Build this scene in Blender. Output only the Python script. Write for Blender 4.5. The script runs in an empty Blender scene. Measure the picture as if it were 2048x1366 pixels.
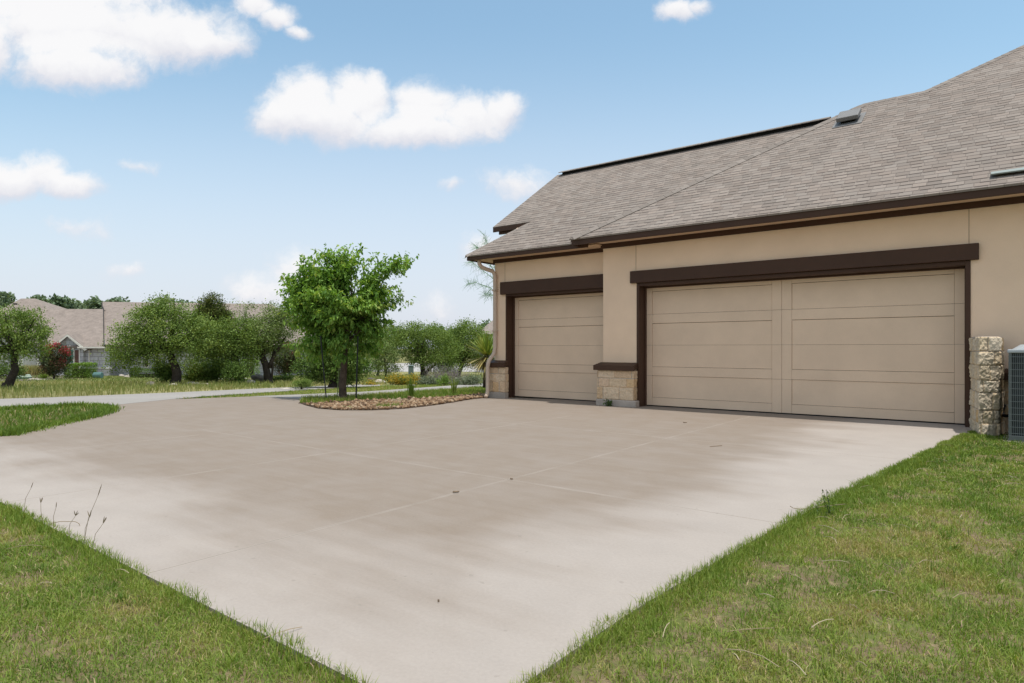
import bpy, bmesh, math, random
import numpy as np
from mathutils import Vector
random.seed(7); RNG = np.random.default_rng(11)
SC = bpy.context.scene
COL = SC.collection
# ------------------------------------------------------------------ survey
# the photograph is 2048 x 1366; focal 1280 px, horizon at row 696, eye 1.2 m above the garage slab
F, CX, CY, EYE = 1280.0, 1024.0, 696.0, 1.2
_L = math.hypot(1634, 1280)
RX, RY, NX, NY = 1634/_L, -1280/_L, 1280/_L, 1634/_L      # garage axes: s along the front, t into the house
TH = math.atan2(RY, RX)
def W(s, t, z=0.0): return Vector((s*RX+t*NX, s*RY+t*NY, z))
def pave(y): return -0.03*max(0.0, min(y, 110.0)-15.0)      # level of paving: flat to 15 m, then falling 3 %
def soil(y): return pave(y)-0.022
def dep(py):                                               # distance of the ground seen at row py
    k = (py-CY)/F
    y = EYE/k
    return y if y <= 15 else (EYE-0.45)/(k-0.03)
def gp(px, py): y = dep(py); return ((px-CX)/F*y, y)         # ground point seen at a pixel
def at(px, py, y): return Vector(((px-CX)/F*y, y, EYE-(py-CY)/F*y))

# ------------------------------------------------------------------ node helpers
class NT:
    def __init__(self, tree): self.t = tree; self.n = tree.nodes; self.l = tree.links
    def node(self, typ, **kw):
        nd = self.n.new(typ)
        for k, v in kw.items(): setattr(nd, k, v)
        return nd
    def put(self, sock, v):
        if v is None: return
        if isinstance(v, bpy.types.NodeSocket): self.l.new(v, sock)
        else: sock.default_value = v
    def m(self, op, a, b=None, c=None, clamp=False):
        nd = self.node('ShaderNodeMath', operation=op); nd.use_clamp = clamp
        for i, v in enumerate((a, b, c)): self.put(nd.inputs[i], v)
        return nd.outputs[0]
    def sstep(self, x, lo, hi, a=0.0, b=1.0):
        nd = self.node('ShaderNodeMapRange', interpolation_type='SMOOTHSTEP')
        for i, v in enumerate((x, lo, hi, a, b)): self.put(nd.inputs[i], v)
        return nd.outputs[0]
    def lin(self, x, lo, hi, a=0.0, b=1.0):
        nd = self.node('ShaderNodeMapRange')
        for i, v in enumerate((x, lo, hi, a, b)): self.put(nd.inputs[i], v)
        return nd.outputs[0]
    def mix(self, f, a, b, blend='MIX'):
        nd = self.node('ShaderNodeMix', data_type='RGBA', blend_type=blend)
        self.put(nd.inputs[0], f)
        for i, v in ((6, a), (7, b)):
            if not isinstance(v, bpy.types.NodeSocket) and len(v) == 3: v = (*v, 1)
            self.put(nd.inputs[i], v)
        return nd.outputs[2]
    def noise(self, vec, scale, detail=4.0, rough=0.55, dist=0.0, out=0):
        nd = self.node('ShaderNodeTexNoise')
        self.put(nd.inputs['Vector'], vec); nd.inputs['Scale'].default_value = scale
        nd.inputs['Detail'].default_value = detail; nd.inputs['Roughness'].default_value = rough
        nd.inputs['Distortion'].default_value = dist
        return nd.outputs[out]
    def comb(self, x, y, z=0.0):
        nd = self.node('ShaderNodeCombineXYZ')
        for i, v in enumerate((x, y, z)): self.put(nd.inputs[i], v)
        return nd.outputs[0]
    def sep(self, v):
        nd = self.node('ShaderNodeSeparateXYZ'); self.put(nd.inputs[0], v); return nd.outputs
    def scalevec(self, v, s):
        nd = self.node('ShaderNodeVectorMath', operation='MULTIPLY'); self.put(nd.inputs[0], v); nd.inputs[1].default_value = s
        return nd.outputs[0]
    def white(self, v):
        nd = self.node('ShaderNodeTexWhiteNoise', noise_dimensions='3D'); self.put(nd.inputs['Vector'], v); return nd.outputs['Value']
    def bump(self, h, strength=0.3, dist=0.01):
        nd = self.node('ShaderNodeBump'); nd.inputs['Strength'].default_value = strength
        nd.inputs['Distance'].default_value = dist; self.put(nd.inputs['Height'], h); return nd.outputs[0]

def newmat(name):
    m = bpy.data.materials.new(name); m.use_nodes = True
    nt = NT(m.node_tree); b = nt.n['Principled BSDF']
    b.inputs['Specular IOR Level'].default_value = 0.3
    return m, nt, b
def objco(nt): return nt.node('ShaderNodeTexCoord').outputs['Object']
def mat(name, col, rough=0.7, var=0.12, scale=3.0, fine=60.0, bump=0.15, bdist=0.004, spec=0.3, metal=0.0):
    """a plain painted / mineral surface with a soft mottling and a fine grain"""
    m, nt, b = newmat(name); co = objco(nt)
    n1 = nt.noise(co, scale, 5, 0.6); n2 = nt.noise(co, fine, 3, 0.6)
    v = nt.m('ADD', nt.lin(n1, 0.3, 0.7, 1-var, 1+var), nt.lin(n2, 0.3, 0.7, -var*0.6, var*0.6))
    c = nt.mix(1.0, col, nt.comb(v, v, v), 'MULTIPLY')
    nt.put(b.inputs['Base Color'], c); b.inputs['Roughness'].default_value = rough
    b.inputs['Specular IOR Level'].default_value = spec; b.inputs['Metallic'].default_value = metal
    if bump: nt.put(b.inputs['Normal'], nt.bump(n2, bump, bdist))
    return m
def tintmat(name, stops, rough=0.6, trans=0.0, bump=0.0, fine=40, spec=0.25, grain=0.0):
    """colour picked per leaf / blade / stone by the 'tint' attribute"""
    m, nt, b = newmat(name)
    a = nt.node('ShaderNodeAttribute', attribute_name='tint').outputs['Fac']
    rp = nt.node('ShaderNodeValToRGB'); cr = rp.color_ramp
    while len(cr.elements) < len(stops): cr.elements.new(0.5)
    for e, (p, c) in zip(cr.elements, stops): e.position = p; e.color = (*c, 1)
    nt.put(rp.inputs[0], a)
    col = rp.outputs[0]
    if bump or grain:
        n2 = nt.noise(objco(nt), fine, 5, 0.65)
        if grain:
            g = nt.lin(n2, 0.3, 0.7, 1-grain, 1+grain); col = nt.mix(1.0, col, nt.comb(g, g, g), 'MULTIPLY')
        if bump: nt.put(b.inputs['Normal'], nt.bump(n2, bump, 0.01))
    nt.put(b.inputs['Base Color'], col); b.inputs['Roughness'].default_value = rough
    b.inputs['Specular IOR Level'].default_value = spec
    if trans:
        tr = nt.node('ShaderNodeBsdfTranslucent'); nt.put(tr.inputs[0], nt.mix(1.0, col, (1.35, 1.3, 0.5), 'MULTIPLY'))
        mx = nt.node('ShaderNodeMixShader'); mx.inputs[0].default_value = trans
        out = nt.n['Material Output']
        nt.l.new(b.outputs[0], mx.inputs[1]); nt.l.new(tr.outputs[0], mx.inputs[2]); nt.l.new(mx.outputs[0], out.inputs[0])
    return m

# ------------------------------------------------------------------ mesh helpers
class MB:
    def __init__(self): self.v = []; self.f = []; self.uv = []; self.t = []; self.tint = 0.5
    def add(self, vs, fs, uvs=None):
        o = len(self.v); self.v += [tuple(p) for p in vs]; self.t += [self.tint]*len(vs)
        for i, f in enumerate(fs):
            self.f.append([o+k for k in f]); self.uv.append(uvs[i] if uvs else [(0, 0)]*len(f))
    def box(self, x0, x1, y0, y1, z0, z1):
        self.add([(x0,y0,z0),(x1,y0,z0),(x1,y1,z0),(x0,y1,z0),(x0,y0,z1),(x1,y0,z1),(x1,y1,z1),(x0,y1,z1)],
                 [(3,2,1,0),(4,5,6,7),(0,1,5,4),(1,2,6,5),(2,3,7,6),(3,0,4,7)]); return self
    def poly(self, pts, uv=None): self.add(pts, [tuple(range(len(pts)))], [uv] if uv else None); return self
    def slab(self, pts, d, uv=None):
        """polygon with thickness: d is the offset vector to its underside"""
        n = len(pts); d = Vector(d); lo = [Vector(p)+d for p in pts]
        fs = [tuple(range(n)), tuple(range(2*n-1, n-1, -1))]+[((i+1) % n, i, n+i, n+(i+1) % n) for i in range(n)]
        uvs = None
        if uv: uvs = [list(uv), list(reversed(uv))]+[[uv[(i+1) % n], uv[i], uv[i], uv[(i+1) % n]] for i in range(n)]
        self.add(list(pts)+lo, fs, uvs); return self
    def tube(self, pts, rad, n=7, cap=True, flat=1.0):
        pts = [Vector(p) for p in pts]; R = rad if isinstance(rad, (list, tuple)) else [rad]*len(pts)
        vs = []; fs = []; up = None
        for i, p in enumerate(pts):
            d = (pts[min(i+1, len(pts)-1)]-pts[max(i-1, 0)])
            d = d.normalized() if d.length > 1e-9 else Vector((0, 0, 1))
            if up is None: up = d.orthogonal().normalized()
            up = (up-d*up.dot(d)); up = up.normalized() if up.length > 1e-6 else d.orthogonal().normalized()
            sd = d.cross(up)
            for k in range(n):
                a = 2*math.pi*k/n; vs.append(p+(up*math.cos(a)+sd*math.sin(a)*flat)*R[i])
        for i in range(len(pts)-1):
            for k in range(n):
                k2 = (k+1) % n; fs.append((i*n+k, i*n+k2, (i+1)*n+k2, (i+1)*n+k))
        if cap: fs += [tuple(reversed(range(n))), tuple(range((len(pts)-1)*n, len(pts)*n))]
        self.add(vs, fs); return self
    def blob(self, c, r, seed=0, rough=0.25, sub=2):
        bm = bmesh.new(); bmesh.ops.create_icosphere(bm, subdivisions=sub, radius=1.0)
        rd = random.Random(seed); ax = [Vector((rd.uniform(-1,1), rd.uniform(-1,1), rd.uniform(-1,1))).normalized() for _ in range(7)]
        am = [rd.uniform(-rough, rough) for _ in ax]; ph = [rd.uniform(1.5, 3.5) for _ in ax]
        vs = []
        for v in bm.verts:
            k = 1+sum(a*math.sin(f*v.co.dot(x)+i) for i, (x, a, f) in enumerate(zip(ax, am, ph)))*0.5
            vs.append((c[0]+v.co.x*r[0]*k, c[1]+v.co.y*r[1]*k, c[2]+v.co.z*r[2]*k))
        self.add(vs, [tuple(v.index for v in f.verts) for f in bm.faces]); bm.free(); return self
    def mesh(self, name, off=(0, 0, 0), tri=False):
        me = bpy.data.meshes.new(name)
        me.from_pydata([(x-off[0], y-off[1], z-off[2]) for x, y, z in self.v], [], self.f)
        ul = me.uv_layers.new(name='UVMap')
        ul.data.foreach_set('uv', [c for u in self.uv for p in u for c in p])
        at_ = me.attributes.new('tint', 'FLOAT', 'POINT'); at_.data.foreach_set('value', self.t)
        me.update(); return me

def link(name, me, m, parent=None, smooth=False, bevel=0.0):
    o = bpy.data.objects.new(name, me); COL.objects.link(o)
    if m: me.materials.append(m)
    if parent: o.parent = parent
    if smooth: me.polygons.foreach_set('use_smooth', [True]*len(me.polygons))
    if bevel:
        b = o.modifiers.new('bevel', 'BEVEL'); b.width = bevel; b.segments = 2; b.limit_method = 'ANGLE'; b.angle_limit = math.radians(40)
    return o
def root(name, loc, label, cat, group=None, rot=0.0):
    o = bpy.data.objects.new(name, None); COL.objects.link(o); o.location = loc; o.rotation_euler = (0, 0, rot)
    o['label'] = label; o['category'] = cat
    if group: o['group'] = group
    return o
def tag(o, label=None, cat=None, group=None, kind=None):
    for k, v in (('label', label), ('category', cat), ('group', group), ('kind', kind)):
        if v: o[k] = v
    return o
def part(name, mb, m, par, off=None, **kw):
    off = tuple(par.location) if off is None else off
    return link(name, mb.mesh(name, off), m, par, **kw)
def npmesh(name, V, Q, tint, tris=None):
    """V (N,3), Q (M,4) quads, tris (K,3)"""
    me = bpy.data.meshes.new(name); V = np.asarray(V, np.float32)
    me.vertices.add(len(V)); me.vertices.foreach_set('co', V.ravel())
    nq = len(Q); ntr = 0 if tris is None else len(tris)
    idx = np.asarray(Q, np.int32).ravel()
    if ntr: idx = np.concatenate([idx, np.asarray(tris, np.int32).ravel()])
    me.loops.add(len(idx)); me.loops.foreach_set('vertex_index', idx)
    st_ = np.concatenate([np.arange(nq)*4, nq*4+np.arange(ntr)*3]).astype(np.int32)
    me.polygons.add(nq+ntr); me.polygons.foreach_set('loop_start', st_)
    a = me.attributes.new('tint', 'FLOAT', 'POINT'); a.data.foreach_set('value', np.asarray(tint, np.float32))
    me.update(calc_edges=True); me.validate(); return me

def vnoise(x, y, seed=0):
    """smooth value noise in 0..1"""
    xi = np.floor(x).astype(np.int64); yi = np.floor(y).astype(np.int64); fx = x-xi; fy = y-yi
    def h(a, b):
        n = (a*374761393+b*668265263+seed*1442695041) & 0x7fffffff
        n = ((n ^ (n >> 13))*1274126177) & 0x7fffffff
        return ((n ^ (n >> 16)) & 0xffff)/65535.0
    u = fx*fx*(3-2*fx); v = fy*fy*(3-2*fy)
    return (h(xi, yi)*(1-u)+h(xi+1, yi)*u)*(1-v)+(h(xi, yi+1)*(1-u)+h(xi+1, yi+1)*u)*v
def fnoise(x, y, s, seed=0): return 0.55*vnoise(x*s, y*s, seed)+0.3*vnoise(x*s*2.3, y*s*2.3, seed+1)+0.15*vnoise(x*s*5.1, y*s*5.1, seed+2)
def inpoly(x, y, P):
    r = np.zeros(len(x), bool); n = len(P)
    for i in range(n):
        x0, y0 = P[i]; x1, y1 = P[(i+1) % n]
        c = ((y0 > y) != (y1 > y)) & (x < (x1-x0)*(y-y0)/((y1-y0) or 1e-12)+x0); r ^= c
    return r
def pave_np(y): return -0.03*np.clip(np.minimum(y, 110.0)-15.0, 0, None)

def leaf_mesh(name, P, size, tint, up=0.4, droop=0.0, aspect=0.55, fold=True, out=None, rng=RNG):
    """one small leaf at each point of P; folded along the midrib when fold"""
    n = len(P); D = rng.normal(size=(n, 3)); D[:, 2] -= droop
    if out is not None: D += out
    D /= np.linalg.norm(D, axis=1)[:, None]
    U = rng.normal(size=(n, 3)); U[:, 2] += up*3
    S = np.cross(D, U); S /= np.linalg.norm(S, axis=1)[:, None]+1e-9; Nn = np.cross(S, D)
    L = (size*rng.uniform(0.65, 1.3, n))[:, None]; Wd = L*aspect*0.5
    if fold:
        A = P; B = P+D*L*0.45+S*Wd+Nn*Wd*0.35; Cc = P+D*L-Nn*L*0.12; E = P+D*L*0.45-S*Wd+Nn*Wd*0.35; M = P+D*L*0.5
        V = np.stack([A, B, Cc, E], 1).reshape(-1, 3); i = np.arange(n)*4
        T = np.concatenate([np.stack([i, i+1, i+2], 1), np.stack([i, i+2, i+3], 1)])
        return npmesh(name, V, np.zeros((0, 4), int), np.repeat(tint, 4), T)
    V = np.stack([P, P+D*L*0.5+S*Wd, P+D*L, P+D*L*0.5-S*Wd], 1).reshape(-1, 3); i = np.arange(n)*4
    return npmesh(name, V, np.stack([i, i+1, i+2, i+3], 1), np.repeat(tint, 4))

def grass_mesh(name, X, Y, Z, h, w, tint, lean=0.5, rng=RNG, seg=2):
    n = len(X); a = rng.uniform(0, 2*math.pi, n); la = rng.uniform(0, 2*math.pi, n)
    l = h*lean*np.abs(rng.normal(0.6, 0.5, n)); dx = np.cos(la)*l; dy = np.sin(la)*l
    wx = np.cos(a)*w*0.5; wy = np.sin(a)*w*0.5
    B0 = np.stack([X-wx, Y-wy, Z], 1); B1 = np.stack([X+wx, Y+wy, Z], 1)
    M0 = np.stack([X-wx*0.8+dx*0.35, Y-wy*0.8+dy*0.35, Z+h*0.55], 1); M1 = np.stack([X+wx*0.8+dx*0.35, Y+wy*0.8+dy*0.35, Z+h*0.55], 1)
    T = np.stack([X+dx, Y+dy, Z+h*np.clip(1-0.3*(l/(h+1e-6))**2, 0.25, 1)], 1)
    V = np.stack([B0, B1, M1, M0, T], 1).reshape(-1, 3); i = np.arange(n)*5
    return npmesh(name, V, np.stack([i, i+1, i+2, i+3], 1), np.repeat(tint, 5), np.stack([i+3, i+2, i+4], 1))

# ------------------------------------------------------------------ camera, sky, sun
cam = bpy.data.cameras.new('camera'); co_ = bpy.data.objects.new('camera', cam); COL.objects.link(co_)
cam.sensor_width = 36.0; cam.lens = F/2048*36; cam.shift_y = (CY-683.0)/2048
co_.location = (0, 0, EYE); co_.rotation_euler = (math.pi/2, 0, 0); cam.clip_start = 0.05; cam.clip_end = 6000
SC.camera = co_
_s = Vector((RX*0.20-NX*0.04, RY*0.20-NY*0.04, 1.0)).normalized()
SUN_EL = math.asin(_s.z); SUN_AZ = math.atan2(_s.x, _s.y)
sl = bpy.data.lights.new('sun', 'SUN'); sl.energy = 3.05; sl.angle = math.radians(0.53); sl.color = (1.0, 0.955, 0.89)
so = bpy.data.objects.new('sun', sl); COL.objects.link(so); so.rotation_euler = _s.to_track_quat('Z', 'Y').to_euler()
SC.view_settings.view_transform = 'Standard'; SC.view_settings.look = 'None'; SC.view_settings.gamma = 1.0; SC.view_settings.exposure = 0.30

wd = bpy.data.worlds.new('World'); SC.world = wd; wd.use_nodes = True
nt = NT(wd.node_tree); bg = nt.n['Background']
sky = nt.node('ShaderNodeTexSky', sky_type='NISHITA'); sky.sun_disc = False
sky.sun_elevation = SUN_EL; sky.sun_rotation = SUN_AZ; sky.air_density = 1.0; sky.dust_density = 2.2; sky.ozone_density = 1.0; sky.altitude = 200
gen = nt.node('ShaderNodeTexCoord').outputs['Generated']
gx, gy, gz = nt.sep(gen)[:3]
yy = nt.m('MAXIMUM', gy, 0.02)
cu = nt.m('DIVIDE', gx, yy); cv = nt.m('DIVIDE', gz, yy)
warp = nt.noise(nt.comb(cu, cv), 9.0, 6, 0.6, 0.0, 1)
wx, wy, wz = nt.sep(warp)[:3]
cu2 = nt.m('ADD', cu, nt.m('MULTIPLY', nt.m('SUBTRACT', wx, 0.5), 0.07))
cv2 = nt.m('ADD', cv, nt.m('MULTIPLY', nt.m('SUBTRACT', wy, 0.5), 0.05))
CL = [  # cumulus lobes: centre and radii as seen in the photograph, strength
    (90, -20, 330, 120, 1), (150, 60, 330, 95, 1), (330, 70, 190, 75, 1), (150, 130, 180, 60, 1), (-60, 90, 150, 90, 1), (420, 85, 100, 38, 1),
    (510, 18, 55, 26, .8), (555, 38, 50, 28, .85), (590, 62, 30, 20, .7),
    (610, 210, 105, 88, 1), (700, 190, 70, 66, 1), (740, 200, 75, 68, 1), (655, 235, 150, 62, 1), (850, 210, 88, 62, 1), (940, 232, 88, 54, 1), (830, 255, 190, 44, 1),
    (1000, 222, 58, 46, .95), (560, 240, 70, 55, 1),
    (85, 350, 66, 52, 1), (130, 372, 92, 36, 1), (20, 365, 90, 46, 1), (-30, 360, 80, 50, 1),
    (1360, 18, 58, 30, .8), (1400, 14, 44, 18, .6),
    (1030, 372, 85, 42, .55), (905, 365, 26, 20, .5),
    (590, 545, 70, 60, .62), (520, 585, 85, 55, .6), (970, 500, 60, 40, .6), (275, 328, 50, 16, .38),
    (160, 460, 70, 24, .33), (255, 538, 60, 22, .38), (880, 620, 50, 32, .4), (1000, 520, 60, 50, .5)]
def field(du, dv, lift):
    acc = None
    for px, py, rx, ry, k in CL:
        u0 = (px-CX)/F; v0 = (CY-py)/F; a = nt.m('MULTIPLY', nt.m('SUBTRACT', du, u0), F/rx)
        b = nt.m('MULTIPLY', nt.m('SUBTRACT', dv, v0+lift*ry/F), F/ry)
        d = nt.m('SQRT', nt.m('ADD', nt.m('MULTIPLY', a, a), nt.m('MULTIPLY', b, b)))
        e = nt.m('MULTIPLY_ADD', d, -k, k)
        acc = e if acc is None else nt.m('MAXIMUM', acc, e)
    return acc
f1 = field(cu2, cv2, 0.0); f2 = field(cu2, cv2, 0.55)
cn = nt.noise(nt.comb(cu2, cv2), 20.0, 10, 0.66)
fz = nt.m('ADD', f1, nt.m('MULTIPLY', nt.m('SUBTRACT', cn, 0.5), 1.05))
alpha = nt.sstep(fz, -0.06, 0.58)
lit = nt.sstep(nt.m('ADD', f2, nt.m('MULTIPLY', nt.m('SUBTRACT', cn, 0.5), 0.9)), -0.35, 0.60)
ccol = nt.mix(lit, (3.95, 3.97, 4.35), (5.25, 5.2, 5.22))
hz = nt.sstep(cv, 0.0, 0.55, 1.0, 0.0)
hz2 = nt.m('MULTIPLY', nt.m('POWER', hz, 1.1), 0.88)
skyb = nt.mix(1.0, sky.outputs[0], (1.12, 1.26, 1.115), 'MULTIPLY')
skyc = nt.mix(hz2, skyb, (4.0, 4.15, 4.75))
front = nt.m('GREATER_THAN', gy, 0.05)
alpha = nt.m('MULTIPLY', nt.m('MULTIPLY', alpha, front), 0.97)
fill_clouds = nt.sstep(nt.noise(gen, 2.6, 7, 0.58), 0.40, 0.56)          # unseen bright cumulus added behind the camera to fill the shaded garage front
fill_clouds = nt.m('MULTIPLY', fill_clouds, nt.m('MULTIPLY', nt.sstep(gy, 0.02, -0.25), nt.sstep(gz, 0.0, 0.10)))
nt.put(bg.inputs[0], nt.mix(nt.m('MAXIMUM', alpha, nt.m('MULTIPLY', fill_clouds, 0.95)), skyc, ccol)); bg.inputs[1].default_value = 0.15

# ------------------------------------------------------------------ materials
M = {}
M['stucco'] = mat('stucco', (0.80, 0.595, 0.43), 0.9, 0.05, 1.3, 90, 0.5, 0.006, 0.15)
M['door'] = mat('door_paint', (0.73, 0.55, 0.40), 0.55, 0.06, 1.4, 130, 0.2, 0.002, 0.3)
M['brown'] = mat('brown_trim_paint', (0.060, 0.028, 0.0155), 0.6, 0.10, 2.0, 60, 0.15, 0.003, 0.3)
M['soffit'] = mat('soffit_paint', (0.68, 0.49, 0.34), 0.8, 0.04)
M['spout'] = mat('downspout_paint', (0.56, 0.43, 0.33), 0.45, 0.05, 2.0, 40, 0.05)
M['joint'] = mat('control_joint', (0.30, 0.235, 0.16), 0.9, 0.05)
M['rubber'] = mat('black_rubber', (0.012, 0.012, 0.013), 0.8, 0.1)
M['conc'] = mat('grey_concrete', (0.40, 0.345, 0.30), 0.9, 0.16, 2.5, 50, 0.3, 0.006, 0.15)
M['stone'] = tintmat('limestone_blocks', [(0.0, (0.60, 0.45, 0.30)), (0.3, (0.66, 0.52, 0.38)), (0.5, (0.58, 0.38, 0.19)), (0.7, (0.66, 0.50, 0.38)), (0.85, (0.52, 0.36, 0.20)), (0.92, (0.50, 0.41, 0.32)), (1.0, (0.42, 0.36, 0.30))], 0.9, 0, 0.7, 26, 0.15, 0.22)
M['galv'] = mat('weathered_vent_metal', (0.185, 0.18, 0.175), 0.6, 0.1, 4, 40, 0.05, metal=0.15)
M['blackhole'] = mat('dark_slot', (0.01, 0.01, 0.01), 0.9, 0.1)
M['bark'] = mat('bark', (0.115, 0.085, 0.065), 0.95, 0.35, 6, 40, 0.9, 0.03, 0.1)
M['darkbark'] = mat('dark_oak_bark', (0.055, 0.045, 0.038), 0.95, 0.35, 5, 30, 0.9, 0.03, 0.1)
def shingle(name, base, light, cw=0.145, tab=0.24):
    m, nt, b = newmat(name)
    uv = nt.node('ShaderNodeUVMap').outputs[0]; u, v, _ = nt.sep(uv)[:3]
    cr = nt.m('DIVIDE', v, cw); row = nt.m('FLOOR', cr); fr = nt.m('FRACT', cr)
    def tabs(rw, w, k):
        off = nt.white(nt.comb(rw, k, 3.0)); uu = nt.m('ADD', nt.m('DIVIDE', u, w), nt.m('MULTIPLY', off, 17.0))
        return nt.m('FLOOR', uu), nt.m('FRACT', uu)
    ti, tf = tabs(row, tab, 1.0); r1 = nt.white(nt.comb(row, ti, 5.0)); r1b = nt.white(nt.comb(row, ti, 9.0))
    up = nt.m('ADD', row, 1.0); ui, uf = tabs(up, tab, 1.0); r2 = nt.white(nt.comb(up, ui, 7.0))
    raised = nt.m('GREATER_THAN', r2, 0.45)
    wid = nt.m('LESS_THAN', nt.m('ABSOLUTE', nt.m('SUBTRACT', uf, 0.5)), nt.lin(r2, 0.42, 1.0, 0.34, 0.56))
    band = nt.m('MULTIPLY', nt.m('MULTIPLY', raised, wid), nt.sstep(fr, 0.70, 0.78))
    line = nt.m('MULTIPLY', nt.sstep(fr, 0.76, 0.90), 0.74)
    dark = nt.m('MAXIMUM', nt.m('MAXIMUM', band, line), nt.m('MULTIPLY', nt.m('LESS_THAN', tf, 0.06), 0.35))
    gr = nt.noise(objco(nt), 120.0, 2, 0.7); big = nt.noise(objco(nt), 0.5, 3, 0.6)
    tone = nt.m('ADD', nt.m('ADD', nt.m('MULTIPLY', r1, 0.8), 0.1), nt.m('MULTIPLY', nt.m('SUBTRACT', gr, 0.5), 1.1))
    col = nt.mix(nt.m('MINIMUM', nt.m('MAXIMUM', tone, 0.0), 1.0), base, light)
    hue = nt.mix(nt.m('MULTIPLY', r1b, 0.35), (1, 1, 1), (1.08, 0.96, 0.90)); col = nt.mix(1.0, col, hue, 'MULTIPLY')
    g = nt.lin(big, 0.3, 0.7, 0.93, 1.07); col = nt.mix(1.0, col, nt.comb(g, g, g), 'MULTIPLY')
    col = nt.mix(nt.m('MULTIPLY', dark, 0.86), col, (0.055, 0.045, 0.04))
    nt.put(b.inputs['Base Color'], col); b.inputs['Roughness'].default_value = 0.95; b.inputs['Specular IOR Level'].default_value = 0.1
    hgt = nt.m('SUBTRACT', nt.m('MULTIPLY', r1, 0.4), nt.m('ADD', dark, nt.m('MULTIPLY', gr, 0.25)))
    nt.put(b.inputs['Normal'], nt.bump(hgt, 0.6, 0.008))
    return m
M['roof'] = shingle('weathered_shingles', (0.205, 0.176, 0.154), (0.290, 0.252, 0.222), 0.145, 0.19)
M['cap'] = tintmat('cap_shingles', [(0, (0.205, 0.176, 0.154)), (1, (0.27, 0.234, 0.206))], 0.95, 0, 0.5, 120, 0.1, 0.15)
M['farroof'] = mat('tan_far_shingles', (0.245, 0.205, 0.180), 0.95, 0.16, 2.2, 7.0, 0.4, 0.02, 0.1)

# ================================================================== GARAGE
S0, T0 = -3.5, 12.0
GO = (S0, T0, 0)
gar = root('garage', W(S0, T0, 0), 'tan stucco garage with two closed doors, brown trim and grey shingle roof', 'garage', rot=TH)
def gpart(name, mb, m, par=None, **kw):
    """children of the garage are drawn in garage axes (s, t, z); sub-parts share the origin of their part"""
    return link(name, mb.mesh(name, GO), m, par or gar, **kw)
# walls
w = MB(); w.box(-6.86, -6.07, 11.9, 12.2, -0.1, 3.42).box(-6.07, -0.51, 11.9, 12.2, 2.53, 3.42).box(-0.51, 7.0, 11.9, 12.2, -0.1, 3.42)
w.box(-6.86, -6.56, 12.2, 12.45, -0.1, 3.42)
gpart('wall', w, M['stucco'])
w = MB(); w.box(-10.05, -9.703, 12.15, 12.45, -0.1, 3.40).box(-9.703, -6.86, 12.15, 12.45, 2.52, 3.40)
gpart('wall', w, M['stucco'])
w = MB(); w.slab([(-10.05, 12.45, -0.1), (-10.05, 12.45, 3.9), (-10.05, 16.1, 6.3), (-10.05, 19.8, 3.9), (-10.05, 20.0, -0.1)], (0.25, 0, 0))
w.box(-9.8, 7.0, 19.75, 20.0, -0.1, 3.4).box(6.75, 7.0, 12.2, 19.75, -0.1, 3.4)
gpart('wall', w, M['stucco'])
for s in (-6.092, -0.529):
    gpart('control_joint', MB().box(s-.004, s+.004, 11.897, 11.91, 2.775, 3.305), M['joint'])
gpart('control_joint', MB().box(-9.738, -9.730, 12.147, 12.16, 2.80, 3.28), M['joint'])
# lintels
gpart('lintel', MB().box(-6.20, -0.405, 11.835, 11.904, 2.528, 2.775), M['brown'], bevel=0.008)
gpart('lintel', MB().box(-9.843, -6.862, 12.085, 12.154, 2.50, 2.80), M['brown'], bevel=0.008)
# door frames lining the openings
fr = MB().box(-6.072, -6.012, 11.885, 12.24, 0.0, 2.524).box(-0.575, -0.508, 11.885, 12.24, 0.0, 2.524).box(-6.012, -0.575, 11.89, 12.24, 2.462, 2.524)
fr.box(-6.012, -5.992, 12.12, 12.19, 0.0, 2.46).box(-0.595, -0.575, 12.12, 12.19, 0.0, 2.46).box(-5.992, -0.595, 12.12, 12.19, 2.435, 2.46)
gpart('door_frame', fr, M['brown'], bevel=0.004)
fr = MB().box(-9.705, -9.672, 12.135, 12.49, 0.0, 2.50).box(-6.93, -6.87, 12.135, 12.49, 0.0, 2.50).box(-9.672, -6.93, 12.14, 12.49, 2.455, 2.50)
fr.box(-9.672, -9.652, 12.37, 12.44, 0.0, 2.455).box(-6.95, -6.93, 12.37, 12.44, 0.0, 2.455).box(-9.652, -6.95, 12.37, 12.44, 2.43, 2.455)
gpart('door_frame', fr, M['brown'], bevel=0.004)
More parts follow.
